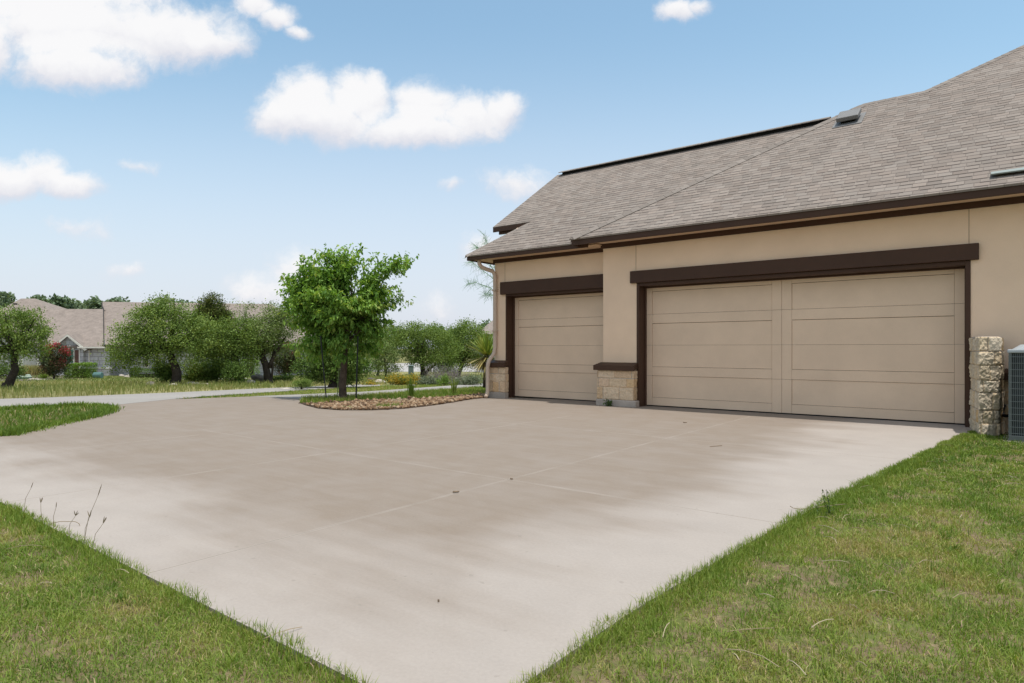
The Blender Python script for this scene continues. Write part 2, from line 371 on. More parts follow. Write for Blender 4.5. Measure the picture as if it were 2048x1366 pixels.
# sectional doors: backing leaf, four sections with raised stiles and rails, rubber seal
def gdoor(s0, s1, t, stiles):
    d = gpart('garage_door', MB().box(s0, s1, t+0.024, t+0.06, 0.02, 2.45), M['rubber'])
    cuts = [(0.022, 0.629, [(0.022, 0.181)]), (0.633, 1.2565, [(0.633, 0.811)]), (1.2595, 1.894, [(1.709, 1.894)]), (1.898, 2.452, [(2.368, 2.452)])]
    for z0, z1, rails in cuts:
        mb = MB()
        zc = [z0]+[q for rr in rails for q in rr]+[z1]
        for (a, b), (c, e) in zip(stiles[:-1], stiles[1:]):
            if c-b < 0.1: continue
            lo, hi = (rails[0][1]+0.005, z1) if rails[0][0] == z0 else (z0, rails[0][0]-0.007)
            mb.box(b+0.004, c-0.004, t+0.006, t+0.0235, lo, hi)
        for a, b in stiles: mb.box(a, b, t-0.006, t+0.0235, z0, z1)
        for q0, q1 in rails:
            for (a, b), (c, e) in zip(stiles[:-1], stiles[1:]):
                if c-b > 0.1: mb.box(b+0.003, c-0.003, t-0.005, t+0.0235, q0, q1)
        link('door_section', mb.mesh('door_section', GO), M['door'], d, bevel=0.002)
    link('weather_seal', MB().box(s0, s1, t+0.005, t+0.05, 0.0, 0.02).mesh('weather_seal', GO), M['rubber'], d)
gdoor(-6.012, -0.575, 12.20, [(-6.012, -5.876), (-3.49, -3.3205), (-3.3155, -3.147), (-0.728, -0.575)])
gdoor(-9.672, -6.93, 12.45, [(-9.672, -9.55), (-7.05, -6.93)])
# eaves: fascia, soffit, frieze
gpart('fascia', MB().box(-7.34, 7.3, 11.40, 11.435, 3.362, 3.505).box(-7.34, -7.305, 11.435, 11.80, 3.362, 3.505), M['brown'], bevel=0.003)
gpart('fascia', MB().box(-10.53, -7.10, 11.65, 11.685, 3.335, 3.455).box(-10.53, -10.495, 11.685, 20.5, 3.335, 3.455), M['brown'], bevel=0.003)
gpart('soffit', MB().box(-7.305, 7.3, 11.435, 11.90, 3.405, 3.42), M['soffit'])
gpart('soffit', MB().box(-10.495, -6.87, 11.685, 12.15, 3.37, 3.385).box(-10.495, -10.06, 12.15, 20.3, 3.37, 3.385), M['soffit'])
gpart('frieze_board', MB().box(-6.90, 7.0, 11.862, 11.903, 3.305, 3.403).box(-6.90, -6.862, 11.903, 12.12, 3.305, 3.403), M['brown'])
gpart('frieze_board', MB().box(-10.09, -6.905, 12.118, 12.153, 3.28, 3.369), M['brown'])
# roof planes
P_ = 0.6667; SL = math.hypot(1, P_)
def zm(t): return 3.52+P_*(t-11.4)
def zs(t): return 3.47+P_*(t-11.65)
def uvs(pts, t0=11.4): return [(p[0]+20, (p[1]-t0)*SL+0.11) for p in pts]
rf = MB()
A = [(-7.37, 11.37), (7.3, 11.37), (7.3, 22.1), (4.52, 22.1), (-1.48, 16.1), (-2.66, 16.1)]
A = [(s, t, zm(t)) for s, t in A]; rf.slab(A, (0, 0.012, -0.03), uvs(A))
B = [(-10.56, 11.62), (-6.9, 11.62), (-2.7, 15.85), (-2.7, 16.1), (-10.87, 16.1), (-10.87, 13.05), (-9.6, 13.05)]
B = [(s, t, zs(t)) for s, t in B]; rf.slab(B, (0, 0.012, -0.03), uvs(B, 11.65))
Hf = [(-7.37, 11.37), (-2.66, 16.1), (-3.0, 16.1), (-7.37, 11.72)]
Hf = [(s, t, 3.515+P_*(s+7.37)) for s, t in Hf]; rf.slab(Hf, (0.01, 0, -0.03), [(p[1]+20, (p[0]+7.37)*SL) for p in Hf])
Hs = [(-10.56, 11.62, 3.46), (-9.6, 13.05, 4.40), (-9.6, 19.2, 4.40), (-10.56, 20.6, 3.46)]
Hs.reverse(); rf.slab(Hs, (0.01, 0, -0.03), [(p[1]+20, (p[0]+10.56)*1.4) for p in Hs])
Bk = [(-10.87, 16.1, zs(16.1)), (-2.7, 16.1, zs(16.1)), (-2.7, 20.6, zs(11.6)), (-10.87, 20.6, zs(11.6))]; rf.slab(Bk, (0, 0, -0.03), uvs(Bk))
Bk2 = [(-2.66, 16.1, zm(16.1)), (-1.48, 16.1, zm(16.1)), (4.52, 22.1, zm(22.1)), (-1.2, 22.1, zm(22.1)-3.8), (-2.66, 20.6, zm(11.6))]; rf.slab(Bk2, (0, 0, -0.03), uvs(Bk2))
roof = gpart('roof', rf, M['roof'])
def rsub(name, mb, m, **kw): return link(name, mb.mesh(name, GO), m, roof, **kw)
# hip and ridge caps: overlapping bent shingles
def caps(p0, p1, wdt, sag, step=0.2):
    mb = MB(); p0 = Vector(p0); p1 = Vector(p1); d = (p1-p0); n = max(1, int(d.length/step)); d.normalize()
    sd = d.cross(Vector((0, 0, 1))).normalized(); upv = sd.cross(d)
    for i in range(n):
        a = p0+d*(i*step); b = p0+d*(i*step+step*1.25); mb.tint = random.random()
        h0, h1 = 0.007, 0.001
        def ring(p, h): return [p-sd*wdt-Vector((0, 0, sag))+upv*h, p+upv*(h+0.006), p+sd*wdt-Vector((0, 0, sag))+upv*h]
        r0 = ring(a, h0); r1 = ring(b, h1); lo = [q-upv*0.008 for q in r0]
        mb.add(r0+r1+lo, [(0, 1, 4, 3), (1, 2, 5, 4), (6, 7, 1, 0), (7, 8, 2, 1)])
    return mb
rsub('hip_cap', caps((-7.33, 11.42, zm(11.42)+.005), (-2.66, 16.1, zm(16.1)), 0.19, 0.085), M['cap'])
rsub('hip_cap', caps((-10.55, 11.64, zs(11.64)+.005), (-9.6, 13.05, zs(13.05)), 0.12, 0.06), M['cap'])
rsub('hip_cap', caps((-1.48, 16.1, zm(16.1)), (4.5, 22.08, zm(22.08)), 0.13, 0.06), M['cap'])
rsub('ridge_cap', caps((-1.40, 16.1, zm(16.1)), (-2.72, 16.1, zm(16.1)), 0.13, 0.085), M['cap'])
rv = rsub('ridge_vent', MB().box(-10.62, -3.42, 15.99, 16.21, 6.36, 6.475), M['blackhole'])
cp = MB()
for i in range(37):
    cp.tint = random.random(); a = -10.70+i*0.2
    cp.slab([(a, 15.90, 6.440), (a+.198, 15.90, 6.436), (a+.198, 16.1, 6.523), (a, 16.1, 6.527)], (0, 0, -0.018))
    cp.slab([(a, 16.1, 6.527), (a+.198, 16.1, 6.523), (a+.198, 16.3, 6.458), (a, 16.3, 6.462)], (0, 0, -0.018))
rsub('ridge_cap', cp, M['cap'])
# dutch gable return with its two boards, rake board
gpart('fascia', MB().box(-10.86, -9.5, 13.045, 13.075, 4.265, 4.385), M['brown'])
gpart('fascia', MB().box(-10.72, -9.5, 13.12, 13.16, 4.20, 4.30), M['brown'])
rk = MB(); rk.slab([(-10.86, 13.06, 4.385), (-10.86, 16.1, 6.41), (-10.86, 16.1, 6.27), (-10.86, 13.06, 4.265)], (0.03, 0, 0))
rk.slab([(-10.86, 16.1, 6.41), (-10.86, 20.5, 3.47), (-10.86, 20.5, 3.33), (-10.86, 16.1, 6.27)], (0.03, 0, 0))
gpart('rake_board', rk, M['brown'])
gpart('soffit', MB().slab([(-10.83, 13.16, 4.33), (-10.83, 16.1, 6.29), (-10.0, 16.1, 6.29), (-10.0, 13.16, 4.33)], (0, 0, -.015)), M['soffit'])
# box roof vent with flashing
def onroof(s, t, h=0.0): return (s, t-h*P_/SL, zm(t)+h/SL)
vb = MB()
for (a, b, c, e, h0, h1) in ((-2.97, -2.55, 15.02, 15.42, 0.065, 0.16),):
    pts = [onroof(a, c, h1), onroof(b, c, h1), onroof(b, e, h1), onroof(a, e, h1)]
    up_ = Vector((0, -P_/SL, 1/SL))
    vb.slab(pts, -up_*(h1-h0))
vent = rsub('roof_vent', vb, M['galv'], bevel=0.02)
rsub('vent_throat', MB().slab([onroof(-2.90, 15.10, 0.07), onroof(-2.62, 15.10, 0.07), onroof(-2.62, 15.38, 0.07), onroof(-2.90, 15.38, 0.07)], (0, 0.04, -0.07)), M['blackhole'])
rsub('flashing', MB().slab([onroof(-3.04, 14.93, 0.012), onroof(-2.48, 14.93, 0.012), onroof(-2.48, 15.5, 0.012), onroof(-3.04, 15.5, 0.012)], (0, 0, -0.01)), M['galv'])
M['divert'] = mat('grey_green_metal', (0.27, 0.30, 0.28), 0.6, 0.08, 3, 30, 0.05, metal=0.1)
rsub('rain_diverter', MB().slab([onroof(-0.26, 11.62, 0.07), onroof(2.4, 11.62, 0.07), onroof(2.4, 11.86, 0.015), onroof(-0.26, 11.80, 0.015)], (0, 0.012, -0.02)), M['divert'], bevel=0.006)
# downspout
dsp = [(-10.24, 11.78, 3.37), (-10.24, 11.78, 3.25), (-10.20, 11.82, 3.17), (-10.14, 11.90, 3.13), (-10.04, 12.05, 3.08), (-10.0, 12.09, 2.98), (-10.0, 12.09, 1.20), (-10.01, 12.06, 1.06), (-10.04, 11.90, 0.88), (-10.05, 11.87, 0.74), (-10.05, 11.87, 0.16), (-10.03, 11.83, 0.08), (-9.98, 11.72, 0.03)]
ds = gpart('downspout', MB().tube(dsp, 0.049, 10, True, 0.8), M['spout'], smooth=True)
for z in (2.6, 1.6): link('strap', MB().box(-10.06, -9.94, 12.03, 12.16, z, z+.03).mesh('strap', GO), M['spout'], ds)

# ---- rough masonry
def stone_shell(mb, path, z0, z1, courses, lens, rough, groove, step=0.02, seed=1, closed=False, topdrop=0.0):
    """sheet of stone blocks along a plan path (outside on the right-hand side), displaced block by block"""
    rd = random.Random(seed); path = [Vector((p[0], p[1], 0)) for p in path]
    segs = []; tot = 0
    for a, b in zip(path[:-1], path[1:]):
        l = (b-a).length; segs.append((a, b, tot, l)); tot += l
    rows = []; z = z0; ci = 0
    while z < z1-0.01:
        h = courses[ci % len(courses)]; ci += 1; e = min(z1, z+h); u = -rd.uniform(0, 0.1); bl = []
        while u < tot:
            l = rd.uniform(*lens); bl.append((u, u+l, rd.uniform(-1, 1), rd.random())); u += l
        rows.append((z, e, bl)); z = e
    nu = int(tot/step)+1; nz = int((z1-z0)/step)+1
    us = sorted(set([tot*i/nu for i in range(nu+1)]+[s[2] for s in segs])); zs_ = [z0+(z1-z0)*i/nz for i in range(nz+1)]
    vs = []; tn = []
    U = np.array(us)
    for zz in zs_:
        row = next((r for r in rows if r[0] <= zz <= r[1]), rows[-1])
        for u in us:
            sg = next((s for s in segs if s[2]-1e-6 <= u <= s[2]+s[3]+1e-6), segs[-1])
            k = (u-sg[2])/sg[3]; p = sg[0].lerp(sg[1], k); d = (sg[1]-sg[0]).normalized(); nr = Vector((d.y, -d.x, 0))
            for o_ in segs:
                if o_ is not sg and (abs(o_[2]-u) < 1e-6 or abs(o_[2]+o_[3]-u) < 1e-6):
                    d2 = (o_[1]-o_[0]).normalized(); nr = (nr+Vector((d2.y, -d2.x, 0))).normalized()
            b = next((b for b in row[2] if b[0] <= u <= b[1]), row[2][-1])
            e = min(u-b[0], b[1]-u, zz-row[0], row[1]-zz); g = max(0.0, 1-max(e, 0)/0.016)
            nn = float(fnoise(np.array([u*1.0+seed]), np.array([zz*1.0]), 11.0, seed)[0])-0.5
            n2 = float(fnoise(np.array([u+7.3]), np.array([zz+3.1]), 34.0, seed+5)[0])-0.5
            disp = b[2]*rough*0.5+(nn*1.6+n2*0.9)*rough-g*groove
            vs.append(p+nr*disp+Vector((0, 0, zz))); tn.append(0.97 if g > 0.45 else b[3]*0.88)
    nu_ = len(us); fs = []
    for j in range(len(zs_)-1):
        for i in range(nu_-1): fs.append((j*nu_+i, j*nu_+i+1, (j+1)*nu_+i+1, (j+1)*nu_+i))
    o = len(mb.v); mb.add(vs, fs); mb.t[o:] = tn
    top = [vs[(len(zs_)-1)*nu_+i] for i in range(nu_)]
    mb.tint = 0.35; cen = sum((Vector(p) for p in path), Vector())/len(path); cen.z = z1+0.004
    mb.add(top+[cen], [(i, i+1, nu_) for i in range(nu_-1)]+[(nu_-1, 0, nu_)])
    return mb
def ledge(mb, path_s0, path_s1, t0, t1, sideL=True):
    """sloping brown cap"""
    mb.slab([(path_s0, t0, 0.84), (path_s1, t0, 0.84), (path_s1-0.03, t1, 0.90), (path_s0+0.05, t1, 0.90)], (0, 0, -0.105)); return mb
sb = gpart('stone_base', stone_shell(MB(), [(-6.91, 12.0), (-6.91, 11.73), (-6.055, 11.73), (-6.055, 11.88)], 0.13, 0.737, [0.26, 0.185, 0.165], (0.2, 0.42), 0.013, 0.013, 0.012, 4), M['stone'], smooth=False)
link('ledge_cap', ledge(MB(), -6.975, -6.02, 11.675, 11.905).mesh('ledge_cap', GO), M['brown'], sb, bevel=0.006)
link('footing', MB().slab([(-6.93, 11.70, -0.06), (-6.00, 11.70, -0.06), (-6.00, 11.88, -0.06), (-6.93, 11.88, -0.06)][::-1], (0, 0.0, 0.19)).mesh('footing', GO), M['conc'], sb, bevel=0.02)
sb = gpart('stone_base', stone_shell(MB(), [(-10.15, 12.3), (-10.15, 12.0), (-9.62, 12.0), (-9.62, 12.14)], 0.13, 0.737, [0.26, 0.185, 0.165], (0.2, 0.42), 0.013, 0.013, 0.013, 9), M['stone'])
link('ledge_cap', ledge(MB(), -10.21, -9.60, 11.95, 12.155).mesh('ledge_cap', GO), M['brown'], sb, bevel=0.006)
link('footing', MB().box(-10.16, -9.61, 11.99, 12.14, -0.06, 0.128).mesh('footing', GO), M['conc'], sb, bevel=0.02)
sb = gpart('stone_base', stone_shell(MB(), [(-0.12, 11.78), (7.0, 11.78)], -0.06, 0.737, [0.26, 0.185, 0.165], (0.2, 0.45), 0.014, 0.010, 0.04, 15), M['stone'])
link('ledge_cap', ledge(MB(), -0.2, 7.0, 11.735, 11.905).mesh('ledge_cap', GO), M['brown'], sb, bevel=0.006)

# ================================================================== STONE WING by the large door
wr = root('stone_pier', W(-0.33, 11.3, -0.05), 'rough broken limestone pier standing beside the wide garage door', 'stone pier', rot=TH)
WO = (-0.33, 11.3, -0.05)
M['rubble'] = tintmat('pale_rubble', [(0.0, (0.50, 0.42, 0.31)), (0.35, (0.62, 0.53, 0.41)), (0.6, (0.57, 0.45, 0.29)), (0.75, (0.54, 0.36, 0.18)), (0.86, (0.60, 0.51, 0.39)), (1.0, (0.34, 0.28, 0.22))], 0.9, 0, 0.8, 26, 0.15, 0.28)
wb = stone_shell(MB(), [(-0.515, 11.86), (-0.373, 10.92), (-0.155, 11.13), (-0.10, 11.72)], -0.06, 1.355, [0.21, 0.19, 0.24, 0.17], (0.16, 0.30), 0.020, 0.013, 0.011, 23)
link('masonry', wb.mesh('masonry', WO), M['rubble'], wr)
cb = MB(); cb.slab([(-0.50, 11.8, 1.362), (-0.36, 11.0, 1.362), (-0.17, 11.18, 1.362), (-0.13, 11.7, 1.362)], (0, 0, -0.03)); cb.tint = 0.3
link('mortar_cap', cb.mesh('mortar_cap', WO), M['conc'], wr, bevel=0.008)

# ================================================================== AIR CONDITIONER
ac = root('air_conditioner', W(0.37, 10.95, -0.04), 'grey outdoor air conditioner with wire grille beside the rough stone pier', 'air conditioner', rot=TH)
AO = (0.37, 10.95, 0.0)
M['acmetal'] = mat('ac_grey_paint', (0.115, 0.128, 0.125), 0.45, 0.06, 3, 50, 0.05)
M['acdark'] = mat('ac_coil', (0.035, 0.04, 0.042), 0.6, 0.3, 8, 90, 0.4)
M['aclight'] = mat('ac_top_paint', (0.38, 0.41, 0.43), 0.4, 0.05)
def ap(name, mb, m, **kw): return link(name, mb.mesh(name, AO), m, ac, **kw)
a0, a1, b0, b1 = -0.05, 0.80, 10.56, 11.41
ap('base_pad', MB().box(a0-.06, a1+.06, b0-.04, b1+.06, -0.06, 0.03), M['conc'], bevel=0.01)
ap('coil', MB().box(a0+.035, a1-.035, b0+.035, b1-.035, 0.04, 1.17), M['acdark'])
post = MB()
for x in (a0, a1-.035):
    for y in (b0, b1-.035): post.box(x, x+.035, y, y+.035, 0.03, 1.175)
post.box(a0, a1, b0-.004, b1+.004, 0.03, 0.10)
ap('corner_post', post, M['acmetal'], bevel=0.004)
gr_ = MB()
k = a0+0.05
while k < a1-0.04: gr_.tube([(k, b0+.004, 0.1), (k, b0+.004, 1.17)], 0.0022, 4, False); gr_.tube([(k, b1-.004, 0.1), (k, b1-.004, 1.17)], 0.0022, 4, False); k += 0.021
for i in range(13):
    z = 0.13+i*0.083
    gr_.tube([(a0+.01, b0-.001, z), (a1-.01, b0-.001, z)], 0.0032, 4, False)
    gr_.tube([(a0-.001, b0+.01, z), (a0-.001, b1-.01, z)], 0.0032, 4, False)
k = b0+0.05
while k < b1-0.04: gr_.tube([(a0+.004, k, 0.1), (a0+.004, k, 1.17)], 0.0022, 4, False); k += 0.021
M['acwire'] = mat('ac_wire', (0.20, 0.225, 0.225), 0.45, 0.06)
ap('grille', gr_, M['acwire'])
ap('top_cover', MB().box(a0-.012, a1+.012, b0-.012, b1+.012, 1.175, 1.222), M['aclight'], bevel=0.012)
dm = MB(); cx_, cy_ = (a0+a1)/2, (b0+b1)/2
ring = lambda r_, z_: [(cx_+r_*math.cos(2*math.pi*i/28), cy_+r_*math.sin(2*math.pi*i/28), z_) for i in range(28)]
vs_ = ring(0.39, 1.223)+ring(0.30, 1.285)+ring(0.06, 1.31)
dm.add(vs_, [(j*28+i, j*28+(i+1) % 28, (j+1)*28+(i+1) % 28, (j+1)*28+i) for j in range(2) for i in range(28)]+[tuple(range(56, 84))])
ap('fan_guard', dm, M['aclight'], smooth=True)
ap('refrigerant_line', MB().tube([W(0, 0)*0+Vector(p) for p in [(-0.02, 11.30, 0.30), (-0.10, 11.42, 0.28), (-0.13, 11.62, 0.32), (-0.10, 11.80, 0.4)]], 0.022, 8), M['rubber'], smooth=True)

# ================================================================== GROUND AND PAVING
def sheet(name, pts, off, thick, m, rot=0.0):
    """paving that follows the ground: cut where the slope starts, laid at pave(y)+off, with real edges"""
    bm = bmesh.new(); vs = [bm.verts.new((x, y, 0)) for x, y in pts]; bm.faces.new(vs)
    for yc in (15.0, 110.0):
        bmesh.ops.bisect_plane(bm, geom=bm.verts[:]+bm.edges[:]+bm.faces[:], plane_co=(0, yc, 0), plane_no=(0, 1, 0))
    bmesh.ops.triangulate(bm, faces=bm.faces[:])
    bmesh.ops.recalc_face_normals(bm, faces=bm.faces[:])
    for f in bm.faces:
        if f.normal.z < 0: f.normal_flip()
    for v in bm.verts: v.co.z = pave(v.co.y)+off
    bd = [e for e in bm.edges if e.is_boundary]
    ex = bmesh.ops.extrude_edge_only(bm, edges=bd)
    for g_ in ex['geom']:
        if isinstance(g_, bmesh.types.BMVert): g_.co.z -= thick
    me = bpy.data.meshes.new(name)
    if rot:
        c, s = math.cos(-rot), math.sin(-rot)
        for v in bm.verts: v.co.x, v.co.y = v.co.x*c-v.co.y*s, v.co.x*s+v.co.y*c
    bm.to_mesh(me); bm.free(); o = link(name, me, m); o.rotation_euler = (0, 0, rot); o['kind'] = 'structure'; return o

def ws(s, t): v = W(s, t); return (v.x, v.y)
def pxs(l): return [gp(*p) for p in l]
edgeR = [ws(-1.38, 1.47), ws(-1.37, 2.6), ws(-1.30, 3.8), ws(-1.22, 4.75), ws(-1.08, 6.3), ws(-0.92, 7.62), ws(-0.76, 9.0), ws(-0.60, 10.4), ws(-0.46, 11.3), ws(-0.46, 12.5)]
bedF = [ws(-10.1, 12.5), ws(-10.12, 11.95), ws(-9.98, 11.2), ws(-9.68, 10.16), ws(-9.5, 9.3), ws(-9.46, 8.6), ws(-9.7, 8.05), ws(-10.18, 7.66), ws(-10.8, 7.6), ws(-11.62, 7.86), ws(-12.2, 8.1), ws(-12.5, 8.32)]
pathLo = pxs([(604, 797.5), (660, 795), (720, 792), (850, 783), (975, 774), (1040, 769)])
pathHi = pxs([(1040, 762), (975, 766), (850, 775), (720, 784), (600, 789), (500, 793), (430, 795.6), (345, 798.3)])
roadLo = pxs([(420, 792), (500, 787), (600, 780.5), (690, 775), (760, 772)])
roadHi = pxs([(760, 768.5), (690, 770), (600, 774), (500, 778), (350, 785), (250, 789), (100, 795), (0, 798), (-250, 806)])
roadBk = pxs([(-250, 832), (0, 818.5), (100, 815), (180, 812), (202, 814)])
wedge = pxs([(212, 819), (207, 826), (170, 836), (100, 850), (0, 873)])
left = [ws(-10.5, 2.25), ws(-10.1, 1.85), ws(-9.4, 1.50), ws(-6.3, 1.47)]
drive_poly = edgeR+bedF+pathLo+pathHi+roadLo+roadHi+roadBk+wedge+left
m, nt, b = newmat('stained_concrete'); M['drive'] = m
co = objco(nt); cs, ct, cz = nt.sep(co)[:3]
stv = nt.comb(nt.m('MULTIPLY', cs, 0.35), nt.m('MULTIPLY', ct, 1.6)); streak = nt.noise(stv, 1.1, 6, 0.6)
blot = nt.noise(co, 0.45, 4, 0.55); med = nt.noise(co, 2.2, 6, 0.62, 0.4); fine = nt.noise(co, 55.0, 4, 0.7)
fstk = nt.noise(nt.comb(nt.m('MULTIPLY', cs, 0.12), ct), 9.0, 5, 0.65)
d1 = nt.m('SUBTRACT', -1.35, cs); d2 = nt.m('SUBTRACT', ct, 1.47)
dmin = nt.m('MINIMUM', d1, d2)
worn = nt.m('ADD', dmin, nt.m('ADD', nt.m('MULTIPLY', nt.m('SUBTRACT', streak, 0.5), 1.6), nt.m('MULTIPLY', nt.m('SUBTRACT', blot, 0.5), 2.6)))
dirt = nt.sstep(worn, 0.15, 1.45)
dirt = nt.m('MULTIPLY', dirt, nt.lin(nt.m('ADD', nt.m('MULTIPLY', med, 0.68), nt.m('MULTIPLY', fstk, 0.32)), 0.3, 0.68, 0.62, 1.12))
tex = nt.lin(nt.m('ADD', nt.m('MULTIPLY', fine, 0.55), nt.m('MULTIPLY', med, 0.45)), 0.3, 0.7, 0.90, 1.09)
col = nt.mix(nt.m('MINIMUM', dirt, 1.0), (0.358, 0.315, 0.280), (0.230, 0.186, 0.148))
col = nt.mix(1.0, col, nt.comb(tex, tex, tex), 'MULTIPLY')
jl = None; jc = None
wob = nt.m('MULTIPLY', nt.m('SUBTRACT', nt.noise(co, 1.5, 2), 0.5), 0.03)
for val, sock, (c0, lo, hi) in ((-6.17, cs, (ct, 1.4, 9.6)), (-3.63, cs, (ct, 1.4, 11.4)), (-8.86, cs, (ct, 1.4, 4.3)), (4.58, ct, (cs, -9.35, -1.2)), (8.02, ct, (cs, -9.3, -0.8)), (-9.4, cs, (ct, 4.3, 12))):
    near = nt.m('LESS_THAN', nt.m('ABSOLUTE', nt.m('SUBTRACT', nt.m('ADD', sock, wob), val)), 0.015)
    core = nt.m('LESS_THAN', nt.m('ABSOLUTE', nt.m('SUBTRACT', nt.m('ADD', sock, wob), val)), 0.0035)
    rng_ = nt.m('MULTIPLY', nt.m('GREATER_THAN', c0, lo), nt.m('LESS_THAN', c0, hi))
    core = nt.m('MULTIPLY', core, rng_); jc = core if jc is None else nt.m('MAXIMUM', jc, core)
    j = nt.m('MULTIPLY', near, rng_); jl = j if jl is None else nt.m('MAXIMUM', jl, j)
col = nt.mix(nt.m('MULTIPLY', jl, nt.lin(nt.noise(co, 2.0, 3), 0.35, 0.65, 0.25, 0.75)), col, (0.365, 0.318, 0.275))
col = nt.mix(nt.m('MULTIPLY', jc, 0.55), col, (0.10, 0.085, 0.07))
spk = nt.sstep(nt.noise(co, 18.0, 2, 0.5), 0.70, 0.74); col = nt.mix(nt.m('MULTIPLY', spk, 0.25), col, (0.17, 0.15, 0.13))
nt.put(b.inputs['Base Color'], col); b.inputs['Roughness'].default_value = 0.9; b.inputs['Specular IOR Level'].default_value = 0.2
hh = nt.m('SUBTRACT', fine, nt.m('MULTIPLY', jc, 2.5)); nt.put(b.inputs['Normal'], nt.bump(hh, 0.35, 0.004))
sheet('driveway', drive_poly, 0.0, 0.14, M['drive'], TH)

M['road'] = mat('pale_grey_road_concrete', (0.295, 0.272, 0.248), 0.9, 0.08, 0.5, 12, 0.2)
sheet('road', roadHi+roadBk+pxs([(250, 808), (300, 803), (345, 798.5)])+roadLo, 0.004, 0.004, M['road'])
sheet('path', pathLo+pathHi[:-2]+pxs([(560, 794.5)]), 0.004, 0.004, M['road'])
# base ground
m, nt, b = newmat('soil_and_turf'); co = objco(nt); X_, Y_, Z_ = nt.sep(co)[:3]
n1 = nt.noise(co, 0.9, 6, 0.65); n2 = nt.noise(co, 14.0, 5, 0.7); n3 = nt.noise(co, 0.12, 4, 0.6)
near_c = nt.mix(nt.sstep(nt.noise(co, 4.5, 5, 0.7), 0.42, 0.6), (0.165, 0.125, 0.075), (0.120, 0.140, 0.042))
near_c = nt.mix(nt.sstep(n2, 0.45, 0.75), near_c, (0.27, 0.205, 0.125))
far_c = nt.mix(nt.sstep(n3, 0.35, 0.65), (0.20, 0.20, 0.08), (0.33, 0.285, 0.14))
far_c = nt.mix(nt.m('MULTIPLY', nt.sstep(n2, 0.3, 0.7), 0.5), far_c, (0.12, 0.15, 0.05))
c_ = nt.mix(nt.sstep(Y_, 12.0, 22.0), near_c, far_c)
nt.put(b.inputs['Base Color'], c_); b.inputs['Roughness'].default_value = 1.0; b.inputs['Specular IOR Level'].default_value = 0.05
nt.put(b.inputs['Normal'], nt.bump(nt.m('ADD', n2, n1), 0.8, 0.03)); M['soil'] = m
g = MB(); xs = [-2500, 2500]; ys = [-60, 15, 110, 2500]
for y0, y1 in zip(ys[:-1], ys[1:]):
    g.poly([(xs[0], y0, soil(y0)), (xs[1], y0, soil(y0)), (xs[1], y1, soil(y1)), (xs[0], y1, soil(y1))])
tag(link('ground', g.mesh('ground'), M['soil']), kind='structure')
# far street and a neighbour's drive crossing behind the oaks
M['street'] = mat('pale_street_concrete', (0.37, 0.35, 0.33), 0.9, 0.10, 0.4, 8, 0.2)
def yline(y, x0, x1, w): return [(x0, y), (x1, y), (x1, y+w), (x0, y+w)]
sheet('street', [(-60, 120), (-20, 108), (30, 104), (120, 112), (120, 150), (30, 150), (-20, 175), (-60, 160)], 0.0, 0.1, M['street'])
sheet('path', [(-23.0, 41), (-13.5, 40.2), (-11.8, 44), (-11.5, 62), (-13.5, 62), (-14.4, 45.5), (-23.0, 44)], -0.01, 0.1, M['street'])

# ================================================================== GRASS
GREEN = [(0.0, (0.095, 0.165, 0.026)), (0.3, (0.160, 0.245, 0.036)), (0.55, (0.235, 0.305, 0.055)), (0.75, (0.29, 0.30, 0.075)), (0.88, (0.40, 0.31, 0.15)), (1.0, (0.52, 0.42, 0.26))]
M['grass'] = tintmat('turf_blades', GREEN, 0.6, 0.28)
DRY = [(0.0, (0.15, 0.20, 0.050)), (0.4, (0.24, 0.26, 0.085)), (0.7, (0.37, 0.335, 0.15)), (1.0, (0.52, 0.44, 0.25))]
M['dry'] = tintmat('meadow_blades', DRY, 0.7, 0.25)
paved = [drive_poly]
def scatter(n, x0, x1, y0, y1, inc=None, pad=0.0):
    x = RNG.uniform(x0, x1, n); y = RNG.uniform(y0, y1, n); k = np.ones(n, bool)
    if inc: k &= inpoly(x, y, inc)
    for P in paved: k &= ~inpoly(x, y, P)
    return x[k], y[k]
def turf(name, polyg, dens, h, wd_, label, mat_, tb=0.0, patch=0.9, far_fall=5.0, lean=0.6, bare=0.30, greenup=None):
    xs_ = [p[0] for p in polyg]; ys_ = [p[1] for p in polyg]
    n = int(dens*(max(xs_)-min(xs_))*(max(ys_)-min(ys_)))
    x, y = scatter(n, min(xs_), max(xs_), min(ys_), max(ys_), polyg)
    dist = np.hypot(x, y); keep = RNG.random(len(x)) < np.clip((far_fall/np.maximum(dist, .1))**1.4, 0, 1)
    pn = fnoise(x, y, patch, 3)
    keep &= RNG.random(len(x)) < np.clip((pn-bare)/0.16, 0.34, 1)
    x, y, pn, dist = x[keep], y[keep], pn[keep], dist[keep]
    sc = np.clip(dist/far_fall, 1, 4)
    t = 0.30+(0.52-fnoise(x, y, patch*0.8, 9))*1.1+RNG.normal(0, 0.13, len(x))+tb
    if greenup is not None: t -= greenup(x, y)
    t = np.where(RNG.random(len(x)) < 0.10, RNG.uniform(0.78, 1.0, len(x)), np.clip(t, 0.02, 0.84))
    hh = h*RNG.uniform(0.45, 1.25, len(x))*(0.7+0.6*fnoise(x, y, 1.7, 21))
    z = soil(0)+pave_np(y)-0.005
    me = grass_mesh(name, x, y, z, hh, wd_*sc, t, lean)
    return tag(link(name, me, mat_), label, 'grass', kind='stuff')
